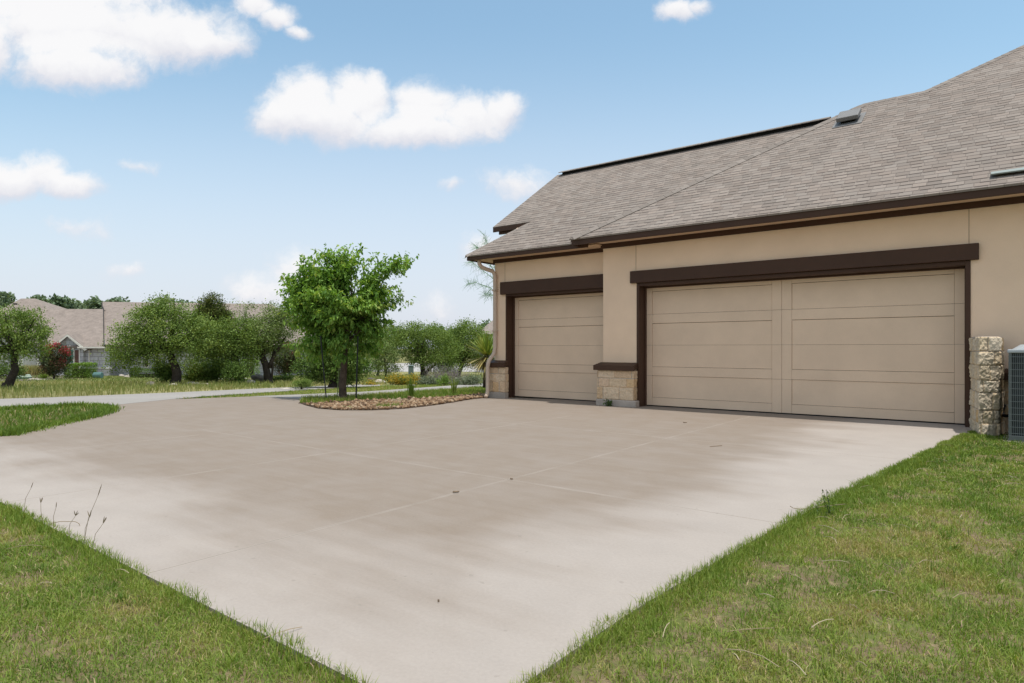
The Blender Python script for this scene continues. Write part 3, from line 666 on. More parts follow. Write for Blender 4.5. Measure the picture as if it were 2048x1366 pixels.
lawnR = [(-0.35, 1.2), (-0.05, 1.9)]+[ws(s+0.03, t) for s, t in ((-1.37, 2.6), (-1.30, 3.8), (-1.22, 4.75), (-1.08, 6.3), (-0.92, 7.62), (-0.76, 9.0), (-0.60, 10.4), (-0.52, 10.9))]+[ws(0.3, 11.7), (10.5, 7.6), (9.5, 7.0), (5.0, 3.2), (2.6, 1.2)]
up_r = lambda x, y: 0.30*np.clip((y-4.6)/2.5, 0, 1)-0.13*np.clip(1-np.hypot(x-2.3, y-4.0)/1.6, 0, 1)
turf('lawn_grass', lawnR, 13500, 0.042, 0.0036, 'patchy green lawn along the right edge of the driveway', M['grass'], 0.14, 4.2, 4.2, 1.3, 0.34, up_r)
# taller fringe overhanging the slab edge
def fringe(name, line, n, h, label, wdt=0.10, side=1.0, tb=0.0, w_=0.0034):
    pts = [Vector((*p, 0)) for p in line]; seg = [(a, b, (b-a).length) for a, b in zip(pts[:-1], pts[1:])]; tot = sum(s[2] for s in seg)
    pr = np.array([s[2]/tot for s in seg]); ix = RNG.choice(len(seg), n, p=pr); k = RNG.random(n)
    A_ = np.array([tuple(s[0]) for s in seg])[ix]; B_ = np.array([tuple(s[1]) for s in seg])[ix]; D_ = B_-A_
    P = A_+D_*k[:, None]; Nn = np.stack([D_[:, 1], -D_[:, 0]], 1); Nn /= np.linalg.norm(Nn, axis=1)[:, None]+1e-9
    o_ = np.abs(RNG.normal(0, wdt, n))*side-RNG.uniform(0, 0.10, n)*fnoise(P[:, 0], P[:, 1], 2.2, 31)**1.5*side; x = P[:, 0]+Nn[:, 0]*o_; y = P[:, 1]+Nn[:, 1]*o_
    d = np.hypot(x, y); t = np.clip(0.27+RNG.normal(0, 0.14, n)+tb+(0.5-fnoise(x, y, 1.5, 5))*0.5, 0.02, 0.95)
    cl = fnoise(x, y, 3.0, 17); kp = cl > 0.30
    me = grass_mesh(name, x[kp], y[kp], soil(0)+pave_np(y[kp]), (h*RNG.uniform(0.5, 1.4, n)*(0.55+0.9*cl))[kp], (w_*np.clip(d/4, 1, 4))[kp], t[kp], 0.75)
    return tag(link(name, me, M['grass']), label, 'grass', kind='stuff')
fringe('edge_grass', edgeR[:9], 20000, 0.048, 'shaggy grass fringe creeping over the right slab edge', 0.09, 1.0, 0.17)
lawnL = [(-14.0, 2.0), (-9.0, 2.0), (-6, 0.6), (-1.5, 0.6), (-0.35, 1.2), (-0.2, 1.95)]+[ws(s, 1.46) for s in (-2.0, -4, -6.3, -8, -9.4)]+[ws(-10.1, 1.82), ws(-10.5, 2.2)]
turf('lawn_grass', lawnL, 13000, 0.042, 0.0036, 'patchy green lawn in front of the near left slab edge', M['grass'], 0.15, 4.2, 4.2, 1.3, 0.36)
fringe('edge_grass', [ws(s, 1.47) for s in (-10.0, -6, -3, -1.4)], 11000, 0.052, 'shaggy grass fringe along the near left slab edge', 0.08, 1.0, 0.17)
wl = wedge+[(-9.5, 6.5), (-24, 6.5), (-24, 12.4)]+roadBk[1:]
turf('lawn_grass', [(-30, 5.5), (-9, 3.0)]+[(p[0], p[1]) for p in reversed(wedge)]+list(reversed(roadBk)), 900, 0.10, 0.008, 'mown bright green lawn wedge between driveway and road', M['grass'], -0.10, 0.6, 9.0, 0.6, 0.12)
fringe('edge_grass', [wedge[4], wedge[3], wedge[2], wedge[1], wedge[0], roadBk[4], roadBk[3], roadBk[2], roadBk[1]], 6000, 0.10, 'grass fringe curling round the far left lawn tip', 0.10, 1.0, -0.05, 0.004)
# strips between road and path, and behind the bed
mid = list(reversed(pathHi))+pxs([(1060, 757)])+[(3.5, 38)]+[roadLo[-1]]+list(reversed(roadLo))
turf('verge_grass', mid, 300, 0.07, 0.012, 'green verge grass between the curving path and the road', M['grass'], 0.04, 0.5, 20.0, 0.6, 0.15)
bedB = pxs([(597, 807), (650, 806), (720, 800.5), (800, 799), (880, 795.5), (940, 790), (985, 786)])
isl = [bedB[0]]+[bedF[-1]]+pathLo+[bedF[1]]+list(reversed(bedB))
turf('verge_grass', isl, 900, 0.12, 0.011, 'uncut grass strip behind the gravel bed of the young tree', M['grass'], 0.05, 0.6, 17.0, 0.55, 0.10)
field = [(-90, 60), (-60, 52), (40, 60), (14, 38), (6, 30)]+[roadHi[0]]+roadHi[1:]+[(-40, 16)]
n_ = 120000; x = RNG.uniform(-48, 10, n_); y = RNG.uniform(14, 58, n_)
k = inpoly(x, y, [(-60, 58), (12, 58), (5.5, 33), (-4, 29.5)]+roadHi+[(-60, 15.0)])
for P in paved: k &= ~inpoly(x, y, P)
k &= RNG.random(n_) < np.clip((24/np.hypot(x, y)), 0, 1); x = x[k]; y = y[k]
tt = np.clip(0.50+(0.5-fnoise(x, y, 0.18, 4))*1.2+RNG.normal(0, 0.15, len(x))-0.35*np.clip((y-27)/10, 0, 1)*(x < -16), 0.0, 1.0)
tag(link('meadow_grass', grass_mesh('meadow_grass', x, y, soil(0)+pave_np(y), RNG.uniform(0.08, 0.26, len(x))*np.where((y > 30) & (x < -14), 0.45, 1), 0.020*np.clip(y/20, 1, 3), tt, 0.5), M['dry']),
    'unmown tan meadow grass beyond the road', 'grass', kind='stuff')
cx_t = []; 
for i in range(1500):
    x = random.uniform(-5, 8.5); y = random.uniform(1.5, 10.5)
    if inpoly(np.array([x]), np.array([y]), drive_poly)[0] or abs(x) > y*0.95+0.4: continue
    if not (inpoly(np.array([x]), np.array([y]), lawnR)[0] or inpoly(np.array([x]), np.array([y]), lawnL)[0]): continue
    k = random.randint(10, 34); r_ = random.uniform(.015, .06); tn_ = random.uniform(.0, .62); hh_ = random.uniform(.035, .085); q = RNG.normal(0, r_, (k, 2)); cx_t.append(np.column_stack([x+q[:, 0], y+q[:, 1], np.full(k, hh_)*RNG.uniform(.5, 1.1, k), np.clip(tn_+RNG.normal(0, .08, k), 0, 1)]))
ct_ = np.concatenate(cx_t); keep_ = ~inpoly(ct_[:, 0], ct_[:, 1], drive_poly); ct_ = ct_[keep_]
tag(link('turf_tufts', grass_mesh('turf_tufts', ct_[:, 0], ct_[:, 1], np.full(len(ct_), soil(0)), ct_[:, 2], 0.0045*np.clip(np.hypot(ct_[:, 0], ct_[:, 1])/4, 1, 3), ct_[:, 3], 1.1), M['grass']), 'coarser darker grass tufts scattered through the near lawns', 'grass', kind='stuff')
# straw litter lying on the near lawns
st_ = MB(); M['straw'] = tintmat('dry_straw', [(0, (0.30, 0.22, 0.13)), (1, (0.50, 0.42, 0.29))], 0.8)
for i in range(420):
    x = random.uniform(-5, 6.5); y = random.uniform(1.6, 8)
    if inpoly(np.array([x]), np.array([y]), drive_poly)[0] or abs(x) > y*1.0+0.5: continue
    a = random.uniform(0, 6.28); l = random.uniform(0.04, 0.17)*(1 if random.random() < .9 else 1.3); c = random.uniform(-.5, .5); st_.tint = random.random(); z = soil(0)+random.uniform(0.012, 0.045)
    st_.tube([(x+math.cos(a+c*q)*l*q, y+math.sin(a+c*q)*l*q, z+0.012*math.sin(3*q)) for q in (0, .35, .7, 1)], 0.0018, 4, False)
tag(link('straw_litter', st_.mesh('straw_litter'), M['straw']), 'dry straw stems scattered over the near lawns', 'straw', kind='stuff')

# ================================================================== PLANTING BED
bed_poly = bedF[1:]+bedB
M['mulch'] = mat('dark_soil_mulch', (0.085, 0.062, 0.046), 1.0, 0.4, 3, 25, 0.9, 0.03, 0.05)
sheet('planting_bed', bed_poly, 0.012, 0.08, M['mulch'])
M['rock'] = tintmat('tan_river_rock', [(0, (0.10, 0.062, 0.038)), (0.35, (0.19, 0.115, 0.065)), (0.7, (0.28, 0.185, 0.11)), (1, (0.38, 0.29, 0.20))], 0.85, 0, 0.4, 30, 0.15, 0.15)
x, y = RNG.uniform(-12, 2, 60000), RNG.uniform(9, 18, 60000); k = inpoly(x, y, bed_poly)
ss = x*RX+y*RY; tt_ = x*NX+y*NY; x, y = x[k], y[k]
bb_ = np.array(bedB); bd_ = np.min(np.stack([np.hypot(x-(a[0]*(1-q)+b_[0]*q), y-(a[1]*(1-q)+b_[1]*q)) for a, b_ in zip(bb_[:-1], bb_[1:]) for q in (0, .25, .5, .75)]), 0)
kp = RNG.random(len(x)) < np.clip((bd_-0.15)/0.55, 0.06, 1); x, y = x[kp], y[kp]; x, y = x[:3300], y[:3300]
bm = bmesh.new(); bmesh.ops.create_icosphere(bm, subdivisions=1, radius=1.0); IV = np.array([v.co[:] for v in bm.verts]); IF = np.array([[v.index for v in f.verts] for f in bm.faces]); bm.free()
n = len(x); r = 0.012+0.040*RNG.random(n)**1.6; R3 = r[:, None]*RNG.uniform(0.6, 1.25, (n, 3)); R3[:, 2] *= 0.75
jit = RNG.uniform(0.75, 1.2, (n, len(IV), 1)); an = RNG.uniform(0, 6.28, n); Vv = IV[None]*R3[:, None, :]*jit
ca, sa = np.cos(an)[:, None], np.sin(an)[:, None]; Vx = Vv[..., 0]*ca-Vv[..., 1]*sa; Vy = Vv[..., 0]*sa+Vv[..., 1]*ca
Vv = np.stack([Vx+x[:, None], Vy+y[:, None], Vv[..., 2]+(pave_np(y)+0.012+r*0.4)[:, None]], -1).reshape(-1, 3)
T_ = (IF[None]+(np.arange(n)*len(IV))[:, None, None]).reshape(-1, 3)
tag(link('river_rock', npmesh('river_rock', Vv, np.zeros((0, 4), int), np.repeat(RNG.random(n), len(IV)), T_), M['rock']), 'tan river rock covering the bed under the young tree', 'gravel', kind='stuff')

# ================================================================== TREES AND PLANTS
def stops(d, m_, l): return [(0.0, d), (0.5, m_), (1.0, l)]
M['leaf_young'] = tintmat('bright_leaves', [(0, (0.065, 0.150, 0.026)), (0.45, (0.125, 0.250, 0.042)), (0.85, (0.245, 0.400, 0.080)), (1, (0.33, 0.41, 0.10))], 0.5, 0.34, spec=0.2)
M['leaf_oak'] = tintmat('live_oak_leaves', stops((0.098, 0.158, 0.039), (0.165, 0.244, 0.060), (0.262, 0.337, 0.098)), 0.5, 0.22, spec=0.08)
M['leaf_oak2'] = tintmat('grey_green_oak_leaves', stops((0.104, 0.158, 0.052), (0.171, 0.238, 0.078), (0.275, 0.337, 0.127)), 0.5, 0.2, spec=0.08)
M['leaf_cedar'] = tintmat('cedar_foliage', stops((0.073, 0.132, 0.028), (0.140, 0.211, 0.041), (0.244, 0.277, 0.069)), 0.7, 0.1, spec=0.08)
M['leaf_far_hazed'] = tintmat('hazed_far_foliage', stops((0.116, 0.173, 0.105), (0.163, 0.226, 0.131), (0.221, 0.278, 0.168)), 0.7, 0.15)  # distance haze is mixed into these paler greens
M['leaf_juniper'] = tintmat('juniper_foliage', stops((0.040, 0.068, 0.014), (0.085, 0.115, 0.024), (0.150, 0.155, 0.045)), 0.7, 0.08, spec=0.08)
M['leaf_hedge'] = tintmat('hedge_leaves', stops((0.09, 0.17, 0.022), (0.16, 0.27, 0.036), (0.24, 0.35, 0.07)), 0.5, 0.2)
M['leaf_myrtle'] = tintmat('myrtle_leaves', [(0, (0.035, 0.055, 0.02)), (0.55, (0.065, 0.085, 0.03)), (0.8, (0.10, 0.08, 0.035)), (1, (0.14, 0.06, 0.04))], 0.5, 0.15)
M['red'] = tintmat('red_blossom', stops((0.28, 0.02, 0.035), (0.42, 0.035, 0.06), (0.50, 0.09, 0.11)), 0.6, 0.2)
M['leaf_dark'] = tintmat('dark_shrub_leaves', stops((0.052, 0.097, 0.022), (0.098, 0.162, 0.036), (0.163, 0.230, 0.060)), 0.55, 0.12, spec=0.08)

def crown_points(blobs, nc, nl, spread, y0, shell=0.6, seed=0, dscale=1.0):
    """leaf positions: clusters spread through overlapping ellipsoids given in photo pixels at distance y0"""
    rng = np.random.default_rng(seed); vol = np.array([b[2]*b[3]*max(b[2], b[3])**0.5 for b in blobs], float); pr = vol/vol.sum(); pts = []; outs = []
    k = F/y0
    ix = rng.choice(len(blobs), nc, p=pr)
    d = rng.normal(size=(nc, 3)); d /= np.linalg.norm(d, axis=1)[:, None]; rr = rng.random(nc)**(1/(1+2.2*shell))
    B = np.array([[b[0], b[1], b[2], b[3], (b[4] if len(b) > 4 else 0.0)] for b in blobs], float)[ix]
    c = np.stack([(B[:, 0]-CX)/k, y0+B[:, 4], EYE-(B[:, 1]-CY)/k], 1)
    R_ = np.stack([B[:, 2]/k, 0.5*(B[:, 2]+B[:, 3])/k*dscale, B[:, 3]/k], 1)
    cl = c+d*rr[:, None]*R_*(0.9+0.25*rng.random(nc))[:, None]
    m_ = rng.integers(int(nl*0.5), int(nl*1.5)+1, nc); P = np.repeat(cl, m_, 0); O = np.repeat(d, m_, 0)
    P = P+rng.normal(size=P.shape)*spread*np.array([1, 1, 0.75]); T = np.repeat(rng.normal(0, 0.21, nc), m_)
    return P, O, T
def add_crown(par, name, blobs, y0, m_, nc, nl, spread, leaf, seed, shell=0.6, tb=0.5, up=0.4, droop=0.0, fold=False, aspect=0.6, outw=0.5, dscale=1.0):
    if name == 'crown': nl = int(nl*2.6); leaf *= 0.74; nc = int(nc*0.72); spread *= 0.92; shell = shell*1.5
    P, O, T = crown_points(blobs, nc, nl, spread, y0, shell, seed, dscale); rng = np.random.default_rng(seed+99)
    off = np.array(par.location); t = np.clip(tb+T+rng.normal(0, 0.18, len(P)), 0, 1)
    me = leaf_mesh(name, P-off, leaf, t, up, droop, aspect, fold, O*outw, rng)
    return link(name, me, m_, par)
def limbs(mb, pts, y0, r0, r1, n=8, dys=None):
    q = [at(px, py, y0+(dys[i] if dys else 0)) for i, (px, py) in enumerate(pts)]
    # smooth path
    out = []; R_ = []
    for i in range(len(q)-1):
        for k in (0, .34, .67): out.append(q[i].lerp(q[i+1], k)); R_.append(r0+(r1-r0)*((i+k)/(len(q)-1)))
    out.append(q[-1]); R_.append(r1); mb.tube(out, R_, n); return mb
def branch_set(mb, start, blobs, y0, r, nb, seed, r1=0.012):
    rd = random.Random(seed)
    for i in range(nb):
        b_ = blobs[i % len(blobs)]; e = (b_[0]+rd.uniform(-.5, .5)*b_[2], b_[1]+rd.uniform(-.6, .4)*b_[3]); dy = rd.uniform(-1, 1)*0.5*b_[2]*y0/F+(b_[4] if len(b_) > 4 else 0)
        mid_ = ((start[0]*.45+e[0]*.55)+rd.uniform(-8, 8), (start[1]*.55+e[1]*.45))
        limbs(mb, [start, mid_, e], y0, r, r1, 6, [0, dy*.5, dy])
    return mb
def tree(name, label, cat, base, trunk, blobs, leafmat, nc, nl, spread, leaf, seed, y=None, group=None, r0=0.12, r1=0.06, bark='darkbark', nb=9, extra=None, tb=0.5, shell=0.6, **kw):
    y0 = y or dep(base[1]); z = soil(y0); o = root(name, Vector(((base[0]-CX)/F*y0, y0, z)), label, cat, group)
    mb = MB(); tp = list(trunk); limbs(mb, tp, y0, r0, r1)
    mb.tube([at(tp[0][0], tp[0][1], y0)+Vector((0, 0, -0.25)), at(tp[0][0], tp[0][1], y0)+Vector((0, 0, 0.02)), at(tp[0][0], tp[0][1], y0)+Vector((0, 0, 0.25))], [r0*1.7, r0*1.35, r0*0.9], 8)
    for ex_ in (extra or []): limbs(mb, ex_[0], y0, ex_[1], ex_[2])
    branch_set(mb, tp[-1], blobs, y0, r1*0.7, nb, seed)
    part('trunk', mb, M[bark], o, smooth=True)
    add_crown(o, 'crown', blobs, y0, M[leafmat], nc, nl, spread, leaf, seed, shell, tb, **kw)
    return o

# --- the young tree in the gravel bed
yt = dep(797.5)
ycr = [(640, 562, 42, 26), (698, 537, 42, 26), (690, 600, 80, 46), (618, 608, 28, 40), (742, 556, 36, 22), (776, 538, 22, 9), (752, 600, 24, 28), (628, 655, 34, 30), (690, 660, 52, 34), (738, 648, 26, 30), (640, 692, 34, 16), (700, 698, 40, 14), (600, 575, 14, 20)]
o = root('young_tree', Vector(((686-CX)/F*yt, yt, soil(yt))), 'bushy bright green young tree in the gravel bed beside the garage', 'tree')
mb = MB(); limbs(mb, [(686, 802), (685, 770), (688, 730), (690, 700), (689, 650)], yt, 0.10, 0.055, 9)
mb.tube([at(686, 802, yt)+Vector((0, 0, -.1)), at(686, 798, yt), at(686, 790, yt)], [0.16, 0.125, 0.10], 9)
branch_set(mb, (689, 690), ycr, yt, 0.04, 22, 3, 0.006)
part('trunk', mb, M['bark'], o, smooth=True)
rng = np.random.default_rng(5)
spikes = [(575, 562), (578, 590), (592, 553), (612, 530), (640, 520), (652, 512), (676, 510), (690, 503), (705, 508), (718, 502), (735, 520), (762, 528), (795, 522), (812, 524), (806, 540), (575, 610), (598, 640), (772, 635), (768, 600), (788, 575), (765, 660), (622, 690), (585, 625), (680, 715), (720, 712), (640, 712)]
SP = np.array([at(px, py, yt+rng.uniform(-.5, .5)) for px, py in spikes]); ctr = np.array(at(690, 620, yt))
Pc, Oc, Tc = crown_points(ycr, 165, 1, 0.0, yt, 2.0, 5, 1.1)
cl_ = []
for q in range(len(Pc)):
    n_ = int(rng.integers(14, 28)); cl_.append(Pc[q]+rng.normal(size=(n_, 3))*np.array([0.15, 0.15, 0.06]))
Pin, _, _ = crown_points(ycr, 800, 1, 0.0, yt, 0.2, 6, 0.8)
tips = np.concatenate(cl_+[Pin, np.repeat(SP, 4, 0)+rng.normal(0, 0.07, (len(SP)*4, 3))]); rad = tips-ctr
LP = []; LO = []; LT = []
for c in range(len(tips)):
    d = rad[c]/np.linalg.norm(rad[c]); d = d*0.8+np.array([0, 0, 0.15])+rng.normal(0, 0.35, 3); d /= np.linalg.norm(d); tnt = rng.normal(0.5, 0.15)
    nl = rng.integers(10, 17)
    for q in range(nl):
        f_ = q/nl; LP.append(tips[c]+d*(f_-0.5)*0.42+rng.normal(0, 0.022, 3)); LO.append(d*0.6+np.array([0, 0, -0.9])); LT.append(np.clip(tnt+0.25*f_+rng.normal(0, 0.12), 0, 1))
me = leaf_mesh('crown', np.array(LP)-np.array(o.location), 0.108, np.clip(np.array(LT), 0, 1), 0.75, 0.25, 0.50, True, np.array(LO), rng)
link('crown', me, M['leaf_young'], o)
M['stake'] = mat('dark_green_steel_stake', (0.018, 0.022, 0.020), 0.5, 0.1)
M['cane'] = mat('green_bamboo', (0.16, 0.20, 0.08), 0.6, 0.15, 8, 60)
def stake(bx, by, tx, ty, r, m_, label):
    y0 = dep(by); o = tag(link('tree_stake', MB().tube([at(bx, by, y0)+Vector((0, 0, -0.1))-Vector(at(bx, by, y0)), Vector((0, 0, 0)), at((bx+tx)/2, (by+ty)/2, y0)-at(bx, by, y0), at(tx, ty, y0)-at(bx, by, y0)], r, 8).mesh('tree_stake'), m_), label, 'stake'); o.location = at(bx, by, y0); return o
stake(653, 801, 641, 672, 0.015, M['stake'], 'dark leaning stake left of the young tree trunk')
stake(712, 799, 716, 672, 0.018, M['stake'], 'dark upright stake right of the young tree trunk')
stake(674, 798, 681, 690, 0.010, M['cane'], 'thick pale green cane leaning against the young tree trunk')
stake(678, 796, 683, 700, 0.007, M['cane'], 'thin pale green cane closest to the young tree trunk')

def tuft(name, label, cat, px, py, n, h, w_, tintlo, tinthi, m_, lean=0.6, group=None, spread=0.05, y=None, kind=None):
    y0 = y or dep(py); bx = (px-CX)/F*y0; rng = np.random.default_rng(int(px*7+py)); a = rng.uniform(0, 6.28, n); q = rng.random(n)**.5*spread
    me = grass_mesh(name, np.cos(a)*q, np.sin(a)*q, np.zeros(n), h*rng.uniform(.5, 1.1, n), np.full(n, w_), rng.uniform(tintlo, tinthi, n), lean, rng)
    o = link(name, me, m_); o.location = (bx, y0, soil(y0)+0.02); return tag(o, label, cat, group)
tuft('grass_clump', 'green grass clump in front of the rock bed, left of its neighbour', 'grass clump', 766, 817, 130, 0.15, 0.010, 0.1, 0.55, M['grass'], 0.9, None, 0.16)
tuft('grass_clump', 'small green clump at the front of the rock bed nearer the garage', 'grass clump', 793, 815, 90, 0.13, 0.010, 0.1, 0.55, M['grass'], 0.9, None, 0.11)
tuft('grass_clump', 'tiny green clump low on the bed edge below the young tree', 'grass clump', 695, 818, 60, 0.08, 0.010, 0.1, 0.5, M['grass'], 0.9, None, 0.10)
tuft('ornamental_grass', 'dark upright grass tuft behind the rocks, closer to the young tree', 'ornamental grass', 822, 796, 110, 0.62, 0.012, 0.0, 0.45, M['grass'], 0.30, None, 0.07)
tuft('ornamental_grass', 'thin upright grass tuft behind the rocks, closer to the garage corner', 'ornamental grass', 908, 790, 70, 0.55, 0.012, 0.3, 0.75, M['grass'], 0.30, None, 0.06)
tuft('dry_clump', 'grey brown dried clump lying among the bed rocks', 'dry plant', 795, 806, 200, 0.13, 0.010, 0.5, 1.0, M['straw'], 1.3, None, 0.24)

# --- yucca and desert tree by the far garage corner
yy0 = 18.6; o = root('yucca', Vector(((972-CX)/F*yy0, yy0, soil(yy0))), 'spiky yucca with yellow green blades behind the downspout corner', 'yucca')
M['yucca'] = tintmat('yucca_blades', [(0, (0.38, 0.26, 0.12)), (0.35, (0.46, 0.40, 0.15)), (0.6, (0.32, 0.36, 0.09)), (1, (0.19, 0.30, 0.06))], 0.5, 0.15)
part('trunk', MB().tube([at(972, 775, yy0), at(972, 745, yy0), at(974, 712, yy0)], [0.10, 0.085, 0.08], 9), M['bark'], o, smooth=True)
V = []; Q = []; Tn = []; rng = np.random.default_rng(3); cc = np.array(at(974, 712, yy0))-np.array(o.location)
for i in range(300):
    ph = rng.uniform(0, 6.28); el = rng.uniform(-1.15, 1.35); d = np.array([math.cos(ph)*math.cos(el), math.sin(ph)*math.cos(el), math.sin(el)]); l = rng.uniform(0.60, 0.90)*(0.82 if el < -0.5 else 1); sd = np.cross(d, [0, 0, 1]); sd /= np.linalg.norm(sd)+1e-9
    nn = np.cross(sd, d); t = np.clip(0.48+0.42*math.sin(el)+0.12*math.cos(ph)+rng.normal(0, .15), 0, 1); bs = len(V)
    for f_, ww in ((0.05, .016), (0.4, .021), (0.75, .014), (1.0, .002)):
        c = cc+d*l*f_+np.array([0, 0, -0.10*f_*f_*l*(1 if el < 0.8 else .2)]); V += [c-sd*ww, c+sd*ww+nn*0.0]; Tn += [t, t]
    Q += [(bs+2*j, bs+2*j+1, bs+2*j+3, bs+2*j+2) for j in range(3)]
link('leaves', npmesh('leaves', V, Q, Tn), M['yucca'], o)

yp = 22.5; o = root('desert_tree', Vector(((1050-CX)/F*yp, yp, soil(yp))), 'wispy pale green tree rising behind the garage eave corner', 'tree')
M['wisp'] = tintmat('wispy_green_twigs', stops((0.17, 0.30, 0.18), (0.23, 0.38, 0.23), (0.32, 0.45, 0.30)), 0.7, 0.1)
mb = MB(); rd = random.Random(4); limbs(mb, [(1050, 790), (1048, 700), (1042, 640)], yp, 0.09, 0.06, 8); tw = MB()
mains = [[(1042, 640), (1010, 590), (985, 556), (958, 535), (938, 520)], [(1042, 640), (1000, 570), (985, 520), (975, 490), (968, 468)], [(1042, 640), (1010, 600), (980, 575), (950, 565), (934, 568)],
         [(1042, 640), (1040, 560), (1020, 500), (1010, 462)], [(1042, 640), (1080, 560), (1100, 520)], [(1042, 640), (1005, 600), (985, 590), (968, 588)], [(1042, 640), (990, 545), (962, 500), (950, 492)]]
for mm in mains:
    limbs(mb, mm, yp, 0.02, 0.004, 5)
    for i in range(120):
        k = rd.random()**0.6*(len(mm)-1); j = min(int(k), len(mm)-2); fx = k-j; p = at(mm[j][0]*(1-fx)+mm[j+1][0]*fx, mm[j][1]*(1-fx)+mm[j+1][1]*fx, yp+rd.uniform(-.4, .4))
        d = Vector((rd.uniform(-1, .5), rd.uniform(-.8, .8), rd.uniform(-.7, .9))).normalized(); l = rd.uniform(.15, .42); tw.tint = rd.random()
        tw.tube([p, p+d*l*.5, p+d*l+Vector((0, 0, -.08*l))], [0.0045, 0.004, 0.002], 3, False)
part('trunk', mb, M['wisp'], o); part('crown', tw, M['wisp'], o)

# --- weeds and seed stalks on the near edges
M['weed'] = tintmat('weed_green', stops((0.05, 0.09, 0.025), (0.08, 0.13, 0.035), (0.13, 0.17, 0.05)), 0.6, 0.2)
M['stalk'] = tintmat('brown_stalk', stops((0.13, 0.10, 0.065), (0.24, 0.19, 0.12), (0.30, 0.25, 0.16)), 0.8)
def weed(px, py, hpx, label, nst, seed, leafn=60, lsz=0.035):
    y0 = EYE/((py-CY)/F); b0_ = Vector(((px-CX)/F*y0, y0, -0.03)); o = root('weed', b0_, label, 'weed'); k = y0/F; rd = random.Random(seed); mb = MB(); LP = []; H_ = hpx*k
    for i in range(nst):
        dx = rd.uniform(-.35, .35)*H_*(i > 0); l = H_*(1 if i == 0 else rd.uniform(.45, .8)); pts = [b0_+Vector((dx*q+0.012*math.sin(5*q), rd.uniform(-.1, .1)*H_*q*(i > 0), l*q)) for q in (0, .3, .6, .85, 1)]
        mb.tint = 0.4; mb.tube(pts, [0.0035, 0.003, 0.0028, 0.002, 0.001], 5, False)
        for j in range(leafn//nst):
            q = rd.uniform(.12, .97); m_ = min(int(q*4), 3); p = pts[m_].lerp(pts[m_+1], q*4-m_); LP.append(p+Vector((rd.gauss(0, .010), rd.gauss(0, .010), 0)))
    part('stem', mb, M['weed'], o)
    me = leaf_mesh('leaves', np.array([tuple(p-b0_) for p in LP]), lsz, RNG.random(len(LP)), 0.3, 0.0, 0.45, True, None, np.random.default_rng(seed)); link('leaves', me, M['weed'], o); return o
weed(1656, 1028, 58, 'tall leafy weed sprouting at the right slab edge', 3, 3, 48, 0.024)
weed(1636, 1026, 24, 'short leafy weed leaning just left of the tall weed', 2, 8, 22, 0.020)
weed(1217, 812, 17, 'small green weed sprouting at the foot of the stone door pier', 5, 5, 50, 0.075)
stalks = [(46, 1022, 66, 965, 'tall seed stalk standing apart at the left frame edge'), (88, 1045, 80, 996, 'forked seed stalk second from the left frame edge'), (108, 1056, 113, 1005, 'straight thin seed stalk beside the forked one'),
          (135, 1070, 155, 1022, 'short drooping seed stalk in the middle of the row'), (165, 1085, 203, 970, 'tallest seed stalk with a plump dark head'), (168, 1086, 182, 1022, 'half height seed stalk close to the tallest one'),
          (182, 1096, 212, 1035, 'leaning forked seed stalk at the right end of the row')]
for i, (bx, by, tx, ty, lb) in enumerate(stalks):
    y0 = EYE/((by-CY)/F); b0_ = at(bx, by, y0); e = at(tx, ty, y0); mb = MB(); mb.tint = .6; d = e-b0_
    mb.tube([b0_+Vector((0, 0, -.05)), b0_+d*.4+Vector((-.01, 0, .01)), b0_+d*.8, e], [0.0016, .0014, .0011, .0008], 5, False)
    mb.tint = 0.35
    for j in range(3 if i in (1, 3, 5, 6) else 1):
        dd = (d.normalized()+Vector((random.uniform(-.8, .8)*(j > 0), random.uniform(-.3, .3)*(j > 0), 0))).normalized(); s_ = b0_+d*.80
        L_ = d.length*0.22; mb.tube([s_, s_+dd*L_*.3, s_+dd*L_*.7, s_+dd*L_], [.001, .0026, .0022, .0006], 6, False)
    o = link('seed_stalk', mb.mesh('seed_stalk', b0_), M['stalk']); o.location = b0_; tag(o, lb, 'grass stalk')
mb = MB(); y0 = EYE/((1052-CY)/F); mb.tint = .5
mb.tube([at(px, py, y0) for px, py in ((95, 1048), (120, 1043), (150, 1043), (158, 1047), (160, 1052), (150, 1056), (138, 1060), (130, 1068))], .0022, 5, False)
tag(link('runner_stem', mb.mesh('runner_stem'), M['stalk']), 'brown looping runner stem over the left slab edge', 'stem')
mb = MB(); y0 = EYE/((1020-CY)/F); mb.tint = .5
mb.tube([at(px, py, y0) for px, py in ((1580, 1012), (1586, 1016), (1600, 1018), (1620, 1017), (1650, 1012), (1690, 1008))], .0026, 5, False)
mb.tube([at(px, py, y0) for px, py in ((1590, 1035), (1596, 1031), (1610, 1030), (1625, 1027))], .002, 5, False)
tag(link('runner_stem', mb.mesh('runner_stem'), M['stalk']), 'brown runner stem reaching onto the slab beside the tall weed', 'stem')
M['deadleaf'] = mat('dead_leaf', (0.27, 0.20, 0.14), 0.9, 0.2)
